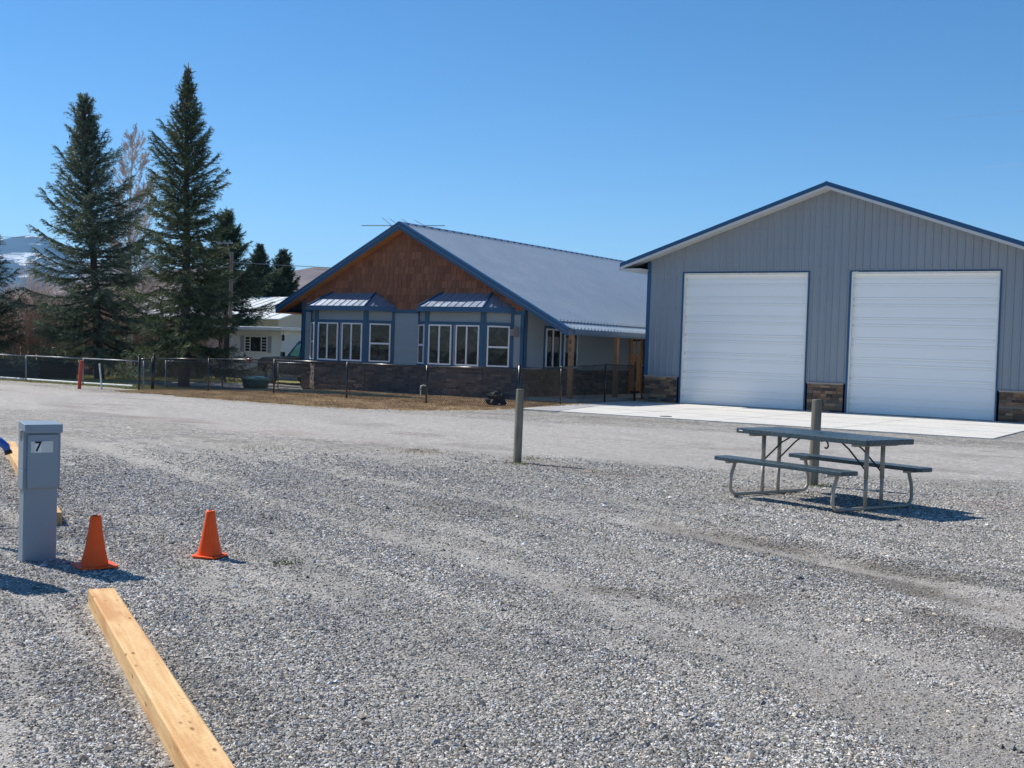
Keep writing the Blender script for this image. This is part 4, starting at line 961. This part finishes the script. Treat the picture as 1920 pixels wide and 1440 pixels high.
for s in (-1,1):
    def Y_(z): return s*(.865-.14*(z-1.17)/.67)
    for pl in ([(-1.32,1.21),(-1.74,1.66),(-1.98,1.74),(-1.98,1.21)],[(-2.06,1.21),(-2.06,1.74),(-2.68,1.74),(-2.86,1.64),(-2.92,1.21)]):
        q=MB(); q.add([(x,Y_(z),z) for x,z in pl],[tuple(range(len(pl)))]); q.build('side_window',M['carglass'],tk,world=False)
q=MB(); q.add([(-1.17,-.76,1.24),(-1.17,.76,1.24),(-1.61,.66,1.715),(-1.61,-.66,1.715)],[(0,1,2,3)],None,Matrix.Translation((.012,0,.012))); q.build('windshield',M['carglass'],tk,world=False)
for x in (0,-3.75):
    for s in (-1,1):
        Mx=Matrix.Translation((x,s*.84,.40))@Matrix.Rotation(R(-90*s),4,'X')
        q=MB(Mx); q.lathe([(.2,-.11),(.36,-.11),(.40,-.08),(.40,.08),(.36,.11),(.24,.11),(.23,.07)],28); wh=q.build('wheel',M['tyre'],tk,world=False,smooth=False)
        q=MB(Mx); q.lathe([(.235,.07),(.22,.09),(.10,.06),(.08,.10),(.02,.105)],20)
        for k in range(6): q.box((.06,-.022,.06),(.225,.022,.092),None,Mx@Matrix.Rotation(R(60*k),4,'Z'))
        q.build('rim',M['rim'],wh,world=False)
q=MB(); q.box((.80,-.90,.50),(.98,.90,.70)); q.build('bumper',M['chrome'],tk,world=False,bevel=.02)
for s in (-1,1):
    q=MB(); q.box((.72,s*.78-.14,.82),(.905,s*.78+.14,1.0)); q.build('headlight',M['headlight'],tk,world=False,bevel=.02)
    q=MB(); q.box((-1.15,s*.94-(.0 if s>0 else .16),1.18),(-1.0,s*.94+(.16 if s>0 else 0),1.36)); q.build('mirror',M['truck'],tk,world=False,bevel=.02)
    q=MB(); q.box((-2.9,s*1.0-.05,.36),(-.7,s*1.0+.05,.42)); q.build('side_step',M['chrome'],tk,world=False)
q=MB(); q.box((-1.95,.945,.98),(-1.78,.975,1.02)); q.box((-2.98,.945,.98),(-2.82,.975,1.02)); q.build('door_handle',M['chrome'],tk,world=False)
# ------------------------------------------------------------------ mobile home, shed, back building
mh=empty('mobile_home',(-43,41,-.13),'white flat roofed mobile home behind the spruces, with a dark three part window','mobile home')
MX0,MX1,MY0,MY1=-51,-39.05,41.0,45.5
q=MB(); q.box((MX0,MY0,.25),(MX1,MY1,2.18)); 
q.build('wall',M['trailer'],mh)
q=MB(); q.box((MX0+.05,MY0+.06,-.2),(MX1-.05,MY1,.25)); q.build('skirt',M['shedwall'],mh)
q=MB(); q.box((MX0-.3,MY0-.45,2.185),(MX1+.35,MY1+.2,2.33)); q.build('roof',M['trailertrim'],mh,bevel=.02)
q=MB(); q.box((MX0,MY0-.42,2.08),(MX1+.3,MY0-.36,2.18)); q.build('awning_edge',M['shedwall'],mh)
for x in (-42.35,-41.9,MX1-.10): q=MB(); q.box((x,MY0-.03,-.1),(x+.07,MY0,2.18)); q.build('corner_trim',M['trailertrim'],mh)
wf=MB(); X0,X1,Z0,Z1=-41.45,-39.95,1.12,1.88; wf.box((X0,MY0-.05,Z0),(X0+.05,MY0-.001,Z1)); wf.box((X1-.05,MY0-.05,Z0),(X1,MY0-.001,Z1)); wf.box((X0+.05,MY0-.05,Z1-.04),(X1-.05,MY0-.001,Z1)); wf.box((X0+.05,MY0-.05,Z0),(X1-.05,MY0-.001,Z0+.04))
for x in (-41.08,-40.35): wf.box((x-.02,MY0-.045,Z0+.04),(x+.02,MY0-.002,Z1-.04))
for k in range(1,5):
    z=Z0+.03+k*.14; wf.box((X0+.05,MY0-.04,z-.012),(-41.1,MY0-.003,z+.012)); wf.box((-40.33,MY0-.04,z-.012),(X1-.05,MY0-.003,z+.012))
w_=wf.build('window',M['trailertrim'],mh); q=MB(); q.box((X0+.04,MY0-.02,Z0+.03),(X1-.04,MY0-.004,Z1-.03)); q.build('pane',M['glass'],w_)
q=MB(); q.box((X0-.28,MY0-.03,Z0),(X0-.01,MY0-.001,Z1)); q.box((X1+.01,MY0-.03,Z0),(X1+.22,MY0-.001,Z1)); q.build('shutter',simple('grey_shutter',(.28,.29,.33),.6),mh)
q=MB(); q.box((-43.2,MY0-.02,.3),(-42.5,MY0-.001,2.0)); q.build('door',simple('dark_door',(.03,.035,.04),.6),mh)
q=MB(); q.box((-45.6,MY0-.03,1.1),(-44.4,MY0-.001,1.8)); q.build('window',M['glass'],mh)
ln=empty('hanging_lantern',(-38.55,40.75,1.8),'small black lantern hanging from the end of the mobile home awning','lantern')
q=MB(); q.tube([(-38.75,40.75,2.19),(-38.75,40.75,1.98)],.008,5); q.build('chain',M['blackmetal'],ln)
q=MB(); q.lathe([(.01,.28),(.09,.2),(.06,.18),(.07,.0),(.03,-.02)],8,(-38.75,40.75,1.72)); q.build('lamp_body',M['blackmetal'],ln)
bk=empty('outbuilding',(-41,46,-.13),'pale cream outbuilding with a lattice window beyond the pickup','outbuilding')
q=MB(); q.box((-43.5,47.2,-.2),(-36.5,51,2.34)); q.build('wall',simple('cream_wall',(.66,.64,.56),.6,var=.04),bk)
q=MB(); q.box((-43.8,46.9,2.345),(-36.2,51.3,2.43)); q.build('roof',M['trailertrim'],bk)
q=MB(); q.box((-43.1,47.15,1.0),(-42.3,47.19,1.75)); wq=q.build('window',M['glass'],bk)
q=MB()
for k in range(6): q.box((-43.1+.155*k,47.12,1.0),(-43.07+.155*k,47.149,1.75))
for k in range(6): q.box((-43.07,47.125,1.0+.145*k),(-42.31,47.148,1.03+.145*k))
q.build('lattice',M['trailertrim'],wq)
sd=empty('storage_shed',(-50,50,-.13),'beige storage shed with a broad white metal gable roof behind the mobile home','shed')
sx0,sx1,sy0,sy1=-62,-47.0,49.0,58.5; ez=2.95; rzz=4.35; ym=(sy0+sy1)/2
q=MB(); q.box((sx0,sy0,-.2),(sx1,sy1,ez)); q.prism([(sy0,ez),(sy1,ez),(ym,rzz-.05)],sx0,sx1,'x')
q.build('wall',M['shedwall'],sd)
q=MB(); q.prism([(sy0-.3,ez-.02),(ym,rzz+.05),(sy1+.3,ez-.02),(sy1+.3,ez-.08),(ym,rzz-.01),(sy0-.3,ez-.08)],sx0-.3,sx1+.3,'x')
x=sx0
while x<sx1: q.prism([(sy0-.3,ez-.02),(ym,rzz+.05),(ym,rzz+.08),(sy0-.3,ez+.01)],x,x+.06,'x'); x+=.75
q.build('roof',M['shedroof'],sd)
# ------------------------------------------------------------------ utility pole and lines
up=empty('utility_pole',(-43.0,41.5,-.13),'wooden utility pole with a crossarm in front of the tall far spruce','utility pole')
q=MB(); q.tube([(-43.0,41.5,-.3),(-43.0,41.5,5.95)],[.10,.08],10); q.build('pole',M['pole'],up)
q=MB(); q.box((-43.55,41.0,6.30),(-42.55,41.12,6.38)); q.tube([(-43.0,41.4,5.7),(-43.0,41.2,6.34)],.03,6); q.build('crossarm',M['galv'],up)
q=MB(); q.tube([(-43.0,41.4,5.4),(-43.9,40.9,5.0)],.02,5); q.tube([(-42.95,41.4,5.5),(-43.8,40.9,4.85)],.015,5)
for dx in (-.45,0,.35): q.lathe([(.03,0),(.05,.05),(.03,.1)],8,(-43.05+dx,41.06,6.38))
q.build('insulator',M['galv'],up)
def cable(A,B,sag,r=.014,n=16):
    A=Vector(A);B=Vector(B); return [A.lerp(B,k/n)-Vector((0,0,4*sag*(k/n)*(1-k/n))) for k in range(n+1)]
for nm,A,B,sag in (('grey overhead wire from the utility pole towards the house',(-43.0,41.4,5.45),(-22,70,6.6),.35),('upper overhead wire crossing left in front of the snowy mountain',(-43.3,41.06,6.4),(-95,30,9.0),.5),('lower overhead wire crossing left in front of the snowy mountain',(-43.0,41.4,5.2),(-95,33,7.4),.5)):
    q=MB(); q.tube(cable(A,B,sag),.016,5); tag(q.build('overhead_wire',M['cable']),nm,'overhead wire','overhead wires')
for nm,A,B in (('fainter upper wire in the sky above the garage roof',(-18,75,16.5),(22,62,16.2)),('short lower wire in the sky at the right edge',(-15,75,13.4),(20,52,12.2))):
    q=MB(); q.tube(cable(A,B,.5),.006,5); tag(q.build('overhead_wire',M['cable']),nm,'overhead wire','overhead wires')
# ------------------------------------------------------------------ trees
def tri_strip_tubes(paths):
    V=[];F=[];b=0
    for P,r0,r1 in paths:
        P=np.asarray(P); n=len(P); d=np.gradient(P,axis=0); d/=np.linalg.norm(d,axis=1)[:,None]+1e-9
        ref=np.array([.31,.17,.93]); u=np.cross(d,ref); u/=np.linalg.norm(u,axis=1)[:,None]+1e-9; w=np.cross(d,u)
        rr_=np.linspace(r0,r1,n)[:,None]
        for k in range(3):
            a=2*math.pi*k/3; V.append(P+(u*math.cos(a)+w*math.sin(a))*rr_)
        i=np.arange(n-1)
        for k in range(3):
            k2=(k+1)%3; F.append(np.stack([b+k*n+i,b+k2*n+i,b+k2*n+i+1,b+k*n+i+1],-1))
        b+=3*n
    return np.concatenate(V),np.concatenate(F)
def spruce(x,y,z,h,prof,seed,label,clear=.9,lean=(0,0),dens=1.0,droop=1.0,cols=((.030,.052,.034),(.062,.088,.048)),twin=False,name='spruce_tree',nl=.095,size=1.15,cones=0):
    r=np.random.default_rng(seed); root=empty(name,(x,y,z),label,'spruce','spruce trees')
    tr=[]; ts=np.linspace(0,1,14); cx_=x+lean[0]*ts+.04*np.sin(ts*9+seed); cy_=y+lean[1]*ts; 
    tm=MB(); base_r=.028*h/2+.03
    tm.tube([(a,b,z-.2+(h+.2)*t) for a,b,t in zip(cx_,cy_,ts)],[base_r*(1-t)**.85+.012 for t in ts],10); tm.build('trunk',M['bark'],root,smooth=True)
    paths=[]; NV=[];NC=[]
    zc=clear
    while zc<h*.985:
        t=zc/h; nb=max(4,int(round((6.6+1.8*r.random())*dens)))
        a0=r.random()*6.28
        for k in range(nb):
            a=a0+6.283*k/nb+r.normal(0,.25); R_=prof(t,a)*r.uniform(.5,1.15)*(1.25 if r.random()<.08 else 1)
            if t>.9: R_=max(R_,.07)
            if R_<.08: continue
            zz=zc+r.uniform(-.12,.12); tt=min(max(zz/h,0),1); px=x+lean[0]*tt; py=y+lean[1]*tt
            # elevation: hanging low down, rising at the top
            el0=np.interp(tt,[0,.25,.5,.75,1],[-16,-4,18,42,66])*1.0+r.normal(0,6); el0=R(el0)
            n=max(4,int(R_/.11)); s=np.linspace(0,1,n)
            sag=-.16*droop*np.sin(s*math.pi*.75)*R_*(1-tt)+.20*s**2.5*R_*(.4+.4*(1-tt))
            hor=s*R_*math.cos(el0); P=np.stack([px+hor*math.cos(a)+.04*r.normal(0,1,n)*s,py+hor*math.sin(a)+.04*r.normal(0,1,n)*s,z+zz+s*R_*math.sin(el0)+sag],-1)
            paths.append((P,.012+.012*R_,.004))
            L_=np.concatenate([[0],np.cumsum(np.linalg.norm(np.diff(P,axis=0),axis=1))]); tot=L_[-1]
            q0=.10 if tt>.5 else .18
            m=max(4,int(tot*(1-q0)/.050*dens**.3)); sp=q0+(1-q0)*(np.arange(m)+r.random(m))/m
            B=np.stack([np.interp(sp*tot,L_,P[:,i]) for i in range(3)],-1)
            d=np.array([math.cos(a),math.sin(a),math.tan(el0)*.6]); d/=np.linalg.norm(d); sd_=np.array([-math.sin(a),math.cos(a),0])
            side=np.where(r.random(m)<.5,-1.,1.); ln=(.10+.42*R_**.7*np.sin(np.clip((1-sp)*1.15+.12,0,1)*math.pi*.5)*r.uniform(.55,1.1,m)); ln=np.minimum(ln,.62)
            fw=r.uniform(.5,1.0,m); td=d[None]*fw[:,None]+sd_[None]*(side*r.uniform(.35,1.0,m))[:,None]+np.array([0,0,1.])[None]*(r.normal(-.18*droop,.22,m)+.25*tt)[:,None]
            td/=np.linalg.norm(td,axis=1)[:,None]
            # main axis itself carries tufts too
            k2=max(2,int(tot/.10)); B=np.concatenate([B,np.stack([np.interp(np.linspace(.3,.97,k2)*tot,L_,P[:,i]) for i in range(3)],-1)]); td=np.concatenate([td,np.repeat((P[-1]-P[-2])[None]/np.linalg.norm(P[-1]-P[-2]),k2,0)]); ln=np.concatenate([ln,np.full(k2,.14)])
            # tufts along each twig
            for j in range(len(B)):
                c=max(2,int(ln[j]/(.050*size))); u=(np.arange(c)+r.random(c)*.6)/c
                pos=B[j]+td[j]*(u*ln[j])[:,None]; pos[:,2]-=.12*ln[j]*u**2*droop
                NV.append(np.concatenate([pos,np.repeat(td[j][None],c,0)],1))
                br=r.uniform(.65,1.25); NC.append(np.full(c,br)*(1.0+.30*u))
        zc+=np.interp(t,[0,.5,1],[.30,.27,.20])/dens**.4
    if twin:   # second leader
        for k in range(60):
            u=k/60; p=np.array([x+lean[0]*.93-.28*u**.5,y+lean[1]*.93,z+h*.93+u*h*.068]); a=r.random()*6.28
            dd=np.array([math.cos(a)*.8,math.sin(a)*.8,.8]); dd/=np.linalg.norm(dd)
            c=3; uu=np.arange(c)/c*(.22*(1-u)+.06); NV.append(np.concatenate([p+dd*uu[:,None],np.repeat(dd[None],c,0)],1)); NC.append(np.full(c,1.))
        paths.append((np.array([[x+lean[0]*.93,y+lean[1]*.93,z+h*.92],[x+lean[0]*.93-.2,y+lean[1]*.93,z+h*.96],[x+lean[0]*.93-.28,y+lean[1]*.93,z+h*1.0]]),.03,.008))
    D=np.concatenate(NV); cb=np.concatenate(NC); n=len(D); p=D[:,:3]; td=D[:,3:]
    V,Fq=tri_strip_tubes(paths); npmesh('branches',V,Fq,M['bark'],root,k=4)
    tris=[];cc_=[]
    for k in range(3):
        rd=r.normal(0,1,(n,3)); rd-=(rd*td).sum(1)[:,None]*td; rd/=np.linalg.norm(rd,axis=1)[:,None]+1e-9
        nd=td*.75+rd*.62; nd/=np.linalg.norm(nd,axis=1)[:,None]; L2=nl*size*r.uniform(.7,1.3,n); sdv=np.cross(nd,rd); w_=(.013*size*r.uniform(.7,1.4,n))[:,None]
        tris.append(np.stack([p-sdv*w_,p+sdv*w_,p+nd*L2[:,None]],1)); f=r.random(n)
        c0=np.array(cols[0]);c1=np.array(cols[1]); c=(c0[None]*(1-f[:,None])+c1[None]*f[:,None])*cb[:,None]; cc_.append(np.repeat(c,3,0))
    if cones:
        m=cones; hh=h*r.uniform(.80,.975,m)**.9; a=r.random(m)*6.28; q=prof(.9,0)*r.uniform(.1,.75,m)*(h-hh)/(h*.1)*.9+.05; t_=hh/h
        P0=np.stack([x+lean[0]*t_+q*np.cos(a),y+lean[1]*t_+q*np.sin(a),z+hh],-1); oc=np.array([[1,0,0],[0,1,0],[-1,0,0],[0,-1,0],[0,0,1.4],[0,0,-2.6]])*.034
        V_=(P0[:,None]+oc[None]).reshape(-1,3); F_=(np.array([[0,1,4],[1,2,4],[2,3,4],[3,0,4],[1,0,5],[2,1,5],[3,2,5],[0,3,5]])[None]+6*np.arange(m)[:,None,None]).reshape(-1,3)
        cb_=np.repeat(np.array([.16,.085,.055])[None]*r.uniform(.6,1.3,(m,1)),6,0); npmesh('seed_cones',V_,F_,M['twig'],root,col=cb_)['kind']='stuff'
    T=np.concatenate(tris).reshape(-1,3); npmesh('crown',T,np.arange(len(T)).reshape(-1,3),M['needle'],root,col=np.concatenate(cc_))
    return root
zg=-.13
p1=lambda t,a: np.interp(t,[0,.08,.2,.35,.5,.65,.78,.88,.96,1],[2.7,3.0,2.85,2.45,2.1,1.6,1.05,.68,.34,.10])*(1+.16*math.sin(3*a+7*t)+.12*math.sin(5*a-4*t*6))
p2=lambda t,a: np.interp(t,[0,.08,.2,.35,.5,.65,.78,.88,.96,1],[2.1,2.4,2.3,1.95,1.6,1.25,.85,.42,.10,.02])*(1+.14*math.sin(2*a+9*t)+.12*math.sin(5*a+20*t))
spruce(-40.08,31.65,zg,11.6,p1,11,'large blue green spruce with a forked bushy top, left of the tallest one',clear=1.25,lean=(-1.2,-.2),cols=((.06,.085,.062),(.20,.24,.15)),twin=True,cones=420)
spruce(-33.53,30.19,zg,11.85,p2,23,'tallest dark spruce with a thin pointed tip directly behind the black fence corner',clear=1.2,lean=(-.35,.1),cols=((.045,.07,.038),(.15,.18,.085)),cones=260)
ps=lambda t,a: np.interp(t,[0,.15,.4,.7,.9,1],[2.6,2.7,2.35,1.5,.7,.15])*(1+.12*math.sin(4*a+9*t))
spruce(-46.2,44.2,zg,8.45,ps,31,'broad spruce behind the utility pole, partly hidden by the tallest one',clear=.6,cols=((.030,.055,.028),(.065,.095,.045)),dens=1.15,size=1.25)
pm=lambda t,a: np.interp(t,[0,.2,.5,.75,.92,1],[2.0,2.0,1.6,1.0,.45,.08])*(1+.1*math.sin(4*a+5*t))
spruce(-54.1,54.6,zg,7.75,pm,41,'left of the two small far spruces above the white shed roof',clear=.3,cols=((.022,.042,.024),(.05,.075,.04)),dens=1.35,size=1.5)
spruce(-54.2,56.8,zg,7.65,pm,43,'right of the two small far spruces, next to the house eave',clear=.3,cols=((.022,.042,.024),(.05,.075,.04)),dens=1.35,size=1.5)
spruce(-46.3,29.7,zg,7.5,lambda t,a: np.interp(t,[0,.15,.4,.7,.9,1],[2.3,2.5,2.2,1.5,.8,.2]),53,'spruce cut off by the left edge, with only its right branches in view',clear=.7,cols=((.032,.056,.040),(.07,.098,.06)))
# bare deciduous trees
def bare(x,y,z,h,spread,seed,label,levels=5,col='palebark',trunk=.13,fork=.33,upright=.72,name='bare_tree',nb=3):
    r=np.random.default_rng(seed); root=empty(name,(x,y,z),label,'bare tree'); tp=[];br=[]
    def grow(p,d,L_,rad,lv):
        n=5 if lv<2 else 4; P=[p]; dd=d.copy()
        for i in range(n-1):
            dd=dd+r.normal(0,.12,3)+np.array([0,0,.06*upright]); dd/=np.linalg.norm(dd); P.append(P[-1]+dd*L_/(n-1))
        P=np.array(P); (tp if lv==0 else br).append((P,rad,rad*.62 if lv<levels else rad*.4))
        if lv>=levels: return
        k=nb+(1 if lv>0 else 2)+int(r.random()<.5)
        for j in range(k):
            s=r.uniform(.35 if lv else .5,1.0); q=P[0]+0; i=min(int(s*(n-1)),n-2); q=P[i]+(P[i+1]-P[i])*(s*(n-1)-i)
            a=r.random()*6.28; u=np.cross(dd,[math.cos(a),math.sin(a),.2]); u/=np.linalg.norm(u); nd=dd*upright+u*r.uniform(.35,.75)*spread; nd/=np.linalg.norm(nd)
            grow(q,nd,L_*r.uniform(.5,.78),max(rad*.5,.004),lv+1)
        grow(P[-1],dd,L_*.7,rad*.6,lv+1)
    grow(np.array([x,y,z-.1]),np.array([0,0,1.]),h*fork,trunk,0)
    V,F=tri_strip_tubes(tp); npmesh('trunk',V,F,M[col],root,k=4); V,F=tri_strip_tubes(br); zt=V[:,2].max(); 
    sc=(h-(0))/(zt-z); 
    npmesh('crown',V,F,M[col],root,k=4); root.scale=(sc,sc,sc); return root
def leader_tree(x,y,z,h,seed,label,wid):
    r=np.random.default_rng(seed); root=empty('bare_tree',(x,y,z),label,'bare tree'); L=[];T=[]
    s_=np.linspace(0,1,16); tp=np.stack([x+.10*np.sin(s_*5),y+.08*np.sin(s_*7+1),z-.1+s_*h*.96],-1); T.append((tp,.17,.015))
    def limb(p,a,el,ln,rad,lv):
        n=6; s2=np.linspace(0,1,n); e=np.radians(el+np.cumsum(r.normal(3.5,4,n))); a_=a+np.cumsum(r.normal(0,.12,n)); d=np.stack([np.cos(a_)*np.cos(e),np.sin(a_)*np.cos(e),np.sin(e)],-1)
        P=p+np.concatenate([np.zeros((1,3)),np.cumsum(d[:-1]*ln/(n-1),0)]); L.append((P,rad,max(rad*.35,.0045)))
        if lv==3: return
        for k in range([13,7,5][lv]):
            q=r.uniform(.18,1); pp=np.array([np.interp(q,s2,P[:,i]) for i in range(3)]); limb(pp,a+r.uniform(-1.5,1.5),el+r.uniform(-22,16),ln*r.uniform(.28,.5)*(1.15-q*.5),max(rad*.42,.0065),lv+1)
    for k in range(44):
        t=.22+.76*(k/44)**.9; p=np.array([np.interp(t,s_,tp[:,i]) for i in range(3)]); ln=wid*np.interp(t,[.2,.4,.65,.85,1],[1.5,1.8,1.5,1.0,.5])*r.uniform(.75,1.15); limb(p,r.random()*6.28,r.uniform(38,62),ln,.035*(1.15-t)+.008,0)
    V,F=tri_strip_tubes(T); npmesh('trunk',V,F,M['palebark'],root,k=4); V,F=tri_strip_tubes(L); npmesh('crown',V,F,M['palebark'],root,k=4)
leader_tree(-42.45,34.95,zg,11.3,5,'tall bare pinkish grey tree between the two big spruces',1.25)
bare(-53.0,38.4,zg,5.9,.9,8,'small bare dark tree in front of the snowy mountain at left',levels=5,trunk=.08,fork=.3)
bare(-50.5,41.6,zg,6.8,.9,18,'bare shrubby tree seen through the left spruce',levels=5,trunk=.09,fork=.25)
bare(-58,47,zg,7.5,.9,28,'bare tree far behind the two big spruces',levels=5,trunk=.1,fork=.25)
# reddish willow thicket
def thicket(name,label,areas,seed,colA,colB):
    r=np.random.default_rng(seed); paths=[]; cols=[]
    for (cx_,cy_,w,h,n) in areas:
        for i in range(n):
            bx=cx_+r.normal(0,w*.35); by=cy_+r.normal(0,w*.3); a=r.random()*6.28; sp=r.uniform(.1,.55)*h*.5; hh=h*r.uniform(.55,1.05)
            s=np.linspace(0,1,6); P=np.stack([bx+sp*math.cos(a)*s**1.3+r.normal(0,.05,6),by+sp*math.sin(a)*s**1.3+r.normal(0,.05,6),zg+hh*s],-1); paths.append((P,.018,.006)); cols.append((18,i))
            for j in range(7):
                q=r.uniform(.35,.98); p=np.array([np.interp(q,s,P[:,k]) for k in range(3)]); b=r.random()*6.28; L_=r.uniform(.25,.7); e=p+np.array([math.cos(b)*.45*L_,math.sin(b)*.45*L_,.85*L_]); paths.append((np.array([p,(p+e)/2+r.normal(0,.03,3),e]),.007,.004)); cols.append((9,i))
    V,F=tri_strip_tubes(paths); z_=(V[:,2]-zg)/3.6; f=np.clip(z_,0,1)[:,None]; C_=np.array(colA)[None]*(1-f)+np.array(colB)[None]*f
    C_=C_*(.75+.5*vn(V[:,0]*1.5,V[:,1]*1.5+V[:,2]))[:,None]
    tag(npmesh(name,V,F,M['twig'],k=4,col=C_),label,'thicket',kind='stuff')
thicket('willow_thicket','leafless reddish willow thicket behind the yard at left',[(-47.5,34.5,3.4,3.6,420),(-45.0,36,2.6,3.4,300),(-50.5,33.5,3,3.7,260),(-43,38,3,3.1,240),(-47,40,5,3.2,260),(-41.5,37.0,2.2,2.6,120)],3,(.24,.19,.165),(.44,.29,.22))
# ------------------------------------------------------------------ hills and mountain
def ridge(name,mat,pts,depth,seed,amp,nx=260,ny=40,zb=-3,gully=1.0):
    """pts: (x,y,z) ridge line; slopes towards the camera over 'depth' metres"""
    P=np.array(pts,float); L_=np.concatenate([[0],np.cumsum(np.hypot(np.diff(P[:,0]),np.diff(P[:,1])))]); s=np.linspace(0,L_[-1],nx)
    cx_,cy_,cz=[np.interp(s,L_,P[:,i]) for i in range(3)]; t=np.linspace(-1,1,ny)
    nrm=np.stack([-cx_,-cy_],-1); nrm/=np.linalg.norm(nrm,axis=1)[:,None]
    S,T=np.meshgrid(s,t,indexing='ij'); X_=cx_[:,None]+nrm[:,0:1]*T*depth; Y_=cy_[:,None]+nrm[:,1:2]*T*depth
    g=fbm(S/depth*3.2*gully+seed,T*1.3+seed,6); g2=fbm(S/depth*.8+seed*3,T*.7,4)
    Zz=zb+(cz[:,None]-zb)*(1-np.abs(T)**1.25)*(1+amp*(g2-.5)*(1-.0*T)) + (cz[:,None])*amp*.9*(g-.5)*(np.abs(T)**.5)*(1-np.abs(T))*2.0
    id_=np.arange(X_.size).reshape(X_.shape); F=np.stack([id_[:-1,:-1],id_[1:,:-1],id_[1:,1:],id_[:-1,1:]],-1).reshape(-1,4)
    o=npmesh(name,np.stack([X_,Y_,Zz],-1).reshape(-1,3),F,mat,k=4,smooth=True); return tag(o,kind='structure')
ridge('hills',hillmat('brown_hills',(.09,.075,.08),(.17,.14,.14),(.25,.205,.19),.36,(.50,.50,.54)),[(-1300,250,10),(-1200,600,14),(-1080,720,36),(-1000,775,56),(-914,842,74),(-873,869,71),(-845,890,71),(-815,906,78),(-800,915,75),(-600,1050,86),(-300,1200,84),(200,1300,80),(800,1200,60),(1300,900,30)],420,4,.20)
ridge('mountain',hillmat('snowy_mountain',(.010,.026,.055),(.018,.040,.075),(.03,.055,.09),.44,(.80,.82,.86)),[(-7600,1500,250),(-7000,3000,500),(-6500,4100,560),(-6340,4274,545),(-6210,4359,580),(-6130,4410,575),(-6000,4500,480),(-5700,4900,380),(-5300,5300,260),(-4800,5800,160)],1700,9,.25,nx=300,ny=60)
# ------------------------------------------------------------------ haze
hz_m=bpy.data.materials.new('haze'); hz_m.use_nodes=True; nt=hz_m.node_tree; nt.nodes.clear()
out=nt.nodes.new('ShaderNodeOutputMaterial'); pv=nt.nodes.new('ShaderNodeVolumePrincipled'); pv.inputs['Color'].default_value=(.30,.64,1,1); pv.inputs['Density'].default_value=6.5e-5; pv.inputs['Anisotropy'].default_value=0
nt.links.new(pv.outputs[0],out.inputs['Volume'])
HAZE=True
if HAZE:
    q=MB(); q.box((-10500,-4500,-12),(4500,10500,760)); tag(q.build('haze',hz_m),'pale blue air haze over the far mountain','haze',kind='stuff')
# ------------------------------------------------------------------ camera, light, world
f,R2,U2,F2=2231.41928,(0.84134572,0.53951373,0.03259306),(-0.04284138,0.00645387,0.99906104),(-0.5387968,0.84195207,-0.02854344)
cam=bpy.data.cameras.new('camera'); cam.sensor_width=36; cam.lens=f/1920*36; cam.clip_start=.1; cam.clip_end=30000
co_=bpy.data.objects.new('camera',cam); C.objects.link(co_)
mw=Matrix.Identity(4)
for i in range(3): mw[i][0]=R2[i]; mw[i][1]=U2[i]; mw[i][2]=-F2[i]
mw[0][3],mw[1][3],mw[2][3]=0,0,1.62; co_.matrix_world=mw; bpy.context.scene.camera=co_
SAZ,SEL=177.0,44.0
sd_=Vector((math.cos(R(SAZ))*math.cos(R(SEL)),math.sin(R(SAZ))*math.cos(R(SEL)),math.sin(R(SEL))))
su=bpy.data.lights.new('sun','SUN'); su.energy=5.0; su.angle=R(.53); su.color=(1,.955,.88); so_=bpy.data.objects.new('sun',su); C.objects.link(so_)
so_.rotation_euler=sd_.to_track_quat('Z','Y').to_euler()
wd=bpy.data.worlds.new('World'); bpy.context.scene.world=wd; wd.use_nodes=True; nt=wd.node_tree; bgd=nt.nodes['Background']
sky=nt.nodes.new('ShaderNodeTexSky'); sky.sky_type='NISHITA'; sky.sun_disc=False; sky.sun_elevation=R(SEL); sky.sun_rotation=R(90-SAZ)
sky.altitude=1800; sky.air_density=1.0; sky.dust_density=.0; sky.ozone_density=4.0
hs=nt.nodes.new('ShaderNodeHueSaturation'); hs.inputs['Saturation'].default_value=1.22; nt.links.new(sky.outputs[0],hs.inputs['Color']); nt.links.new(hs.outputs[0],bgd.inputs[0]); bgd.inputs[1].default_value=.098
sc_=bpy.context.scene; sc_.view_settings.view_transform='Standard'; sc_.view_settings.look='None'; sc_.view_settings.exposure=.42; sc_.view_settings.gamma=1
sc_.render.engine='CYCLES'; sc_.cycles.volume_bounces=1; sc_.cycles.max_bounces=6; sc_.cycles.transparent_max_bounces=8
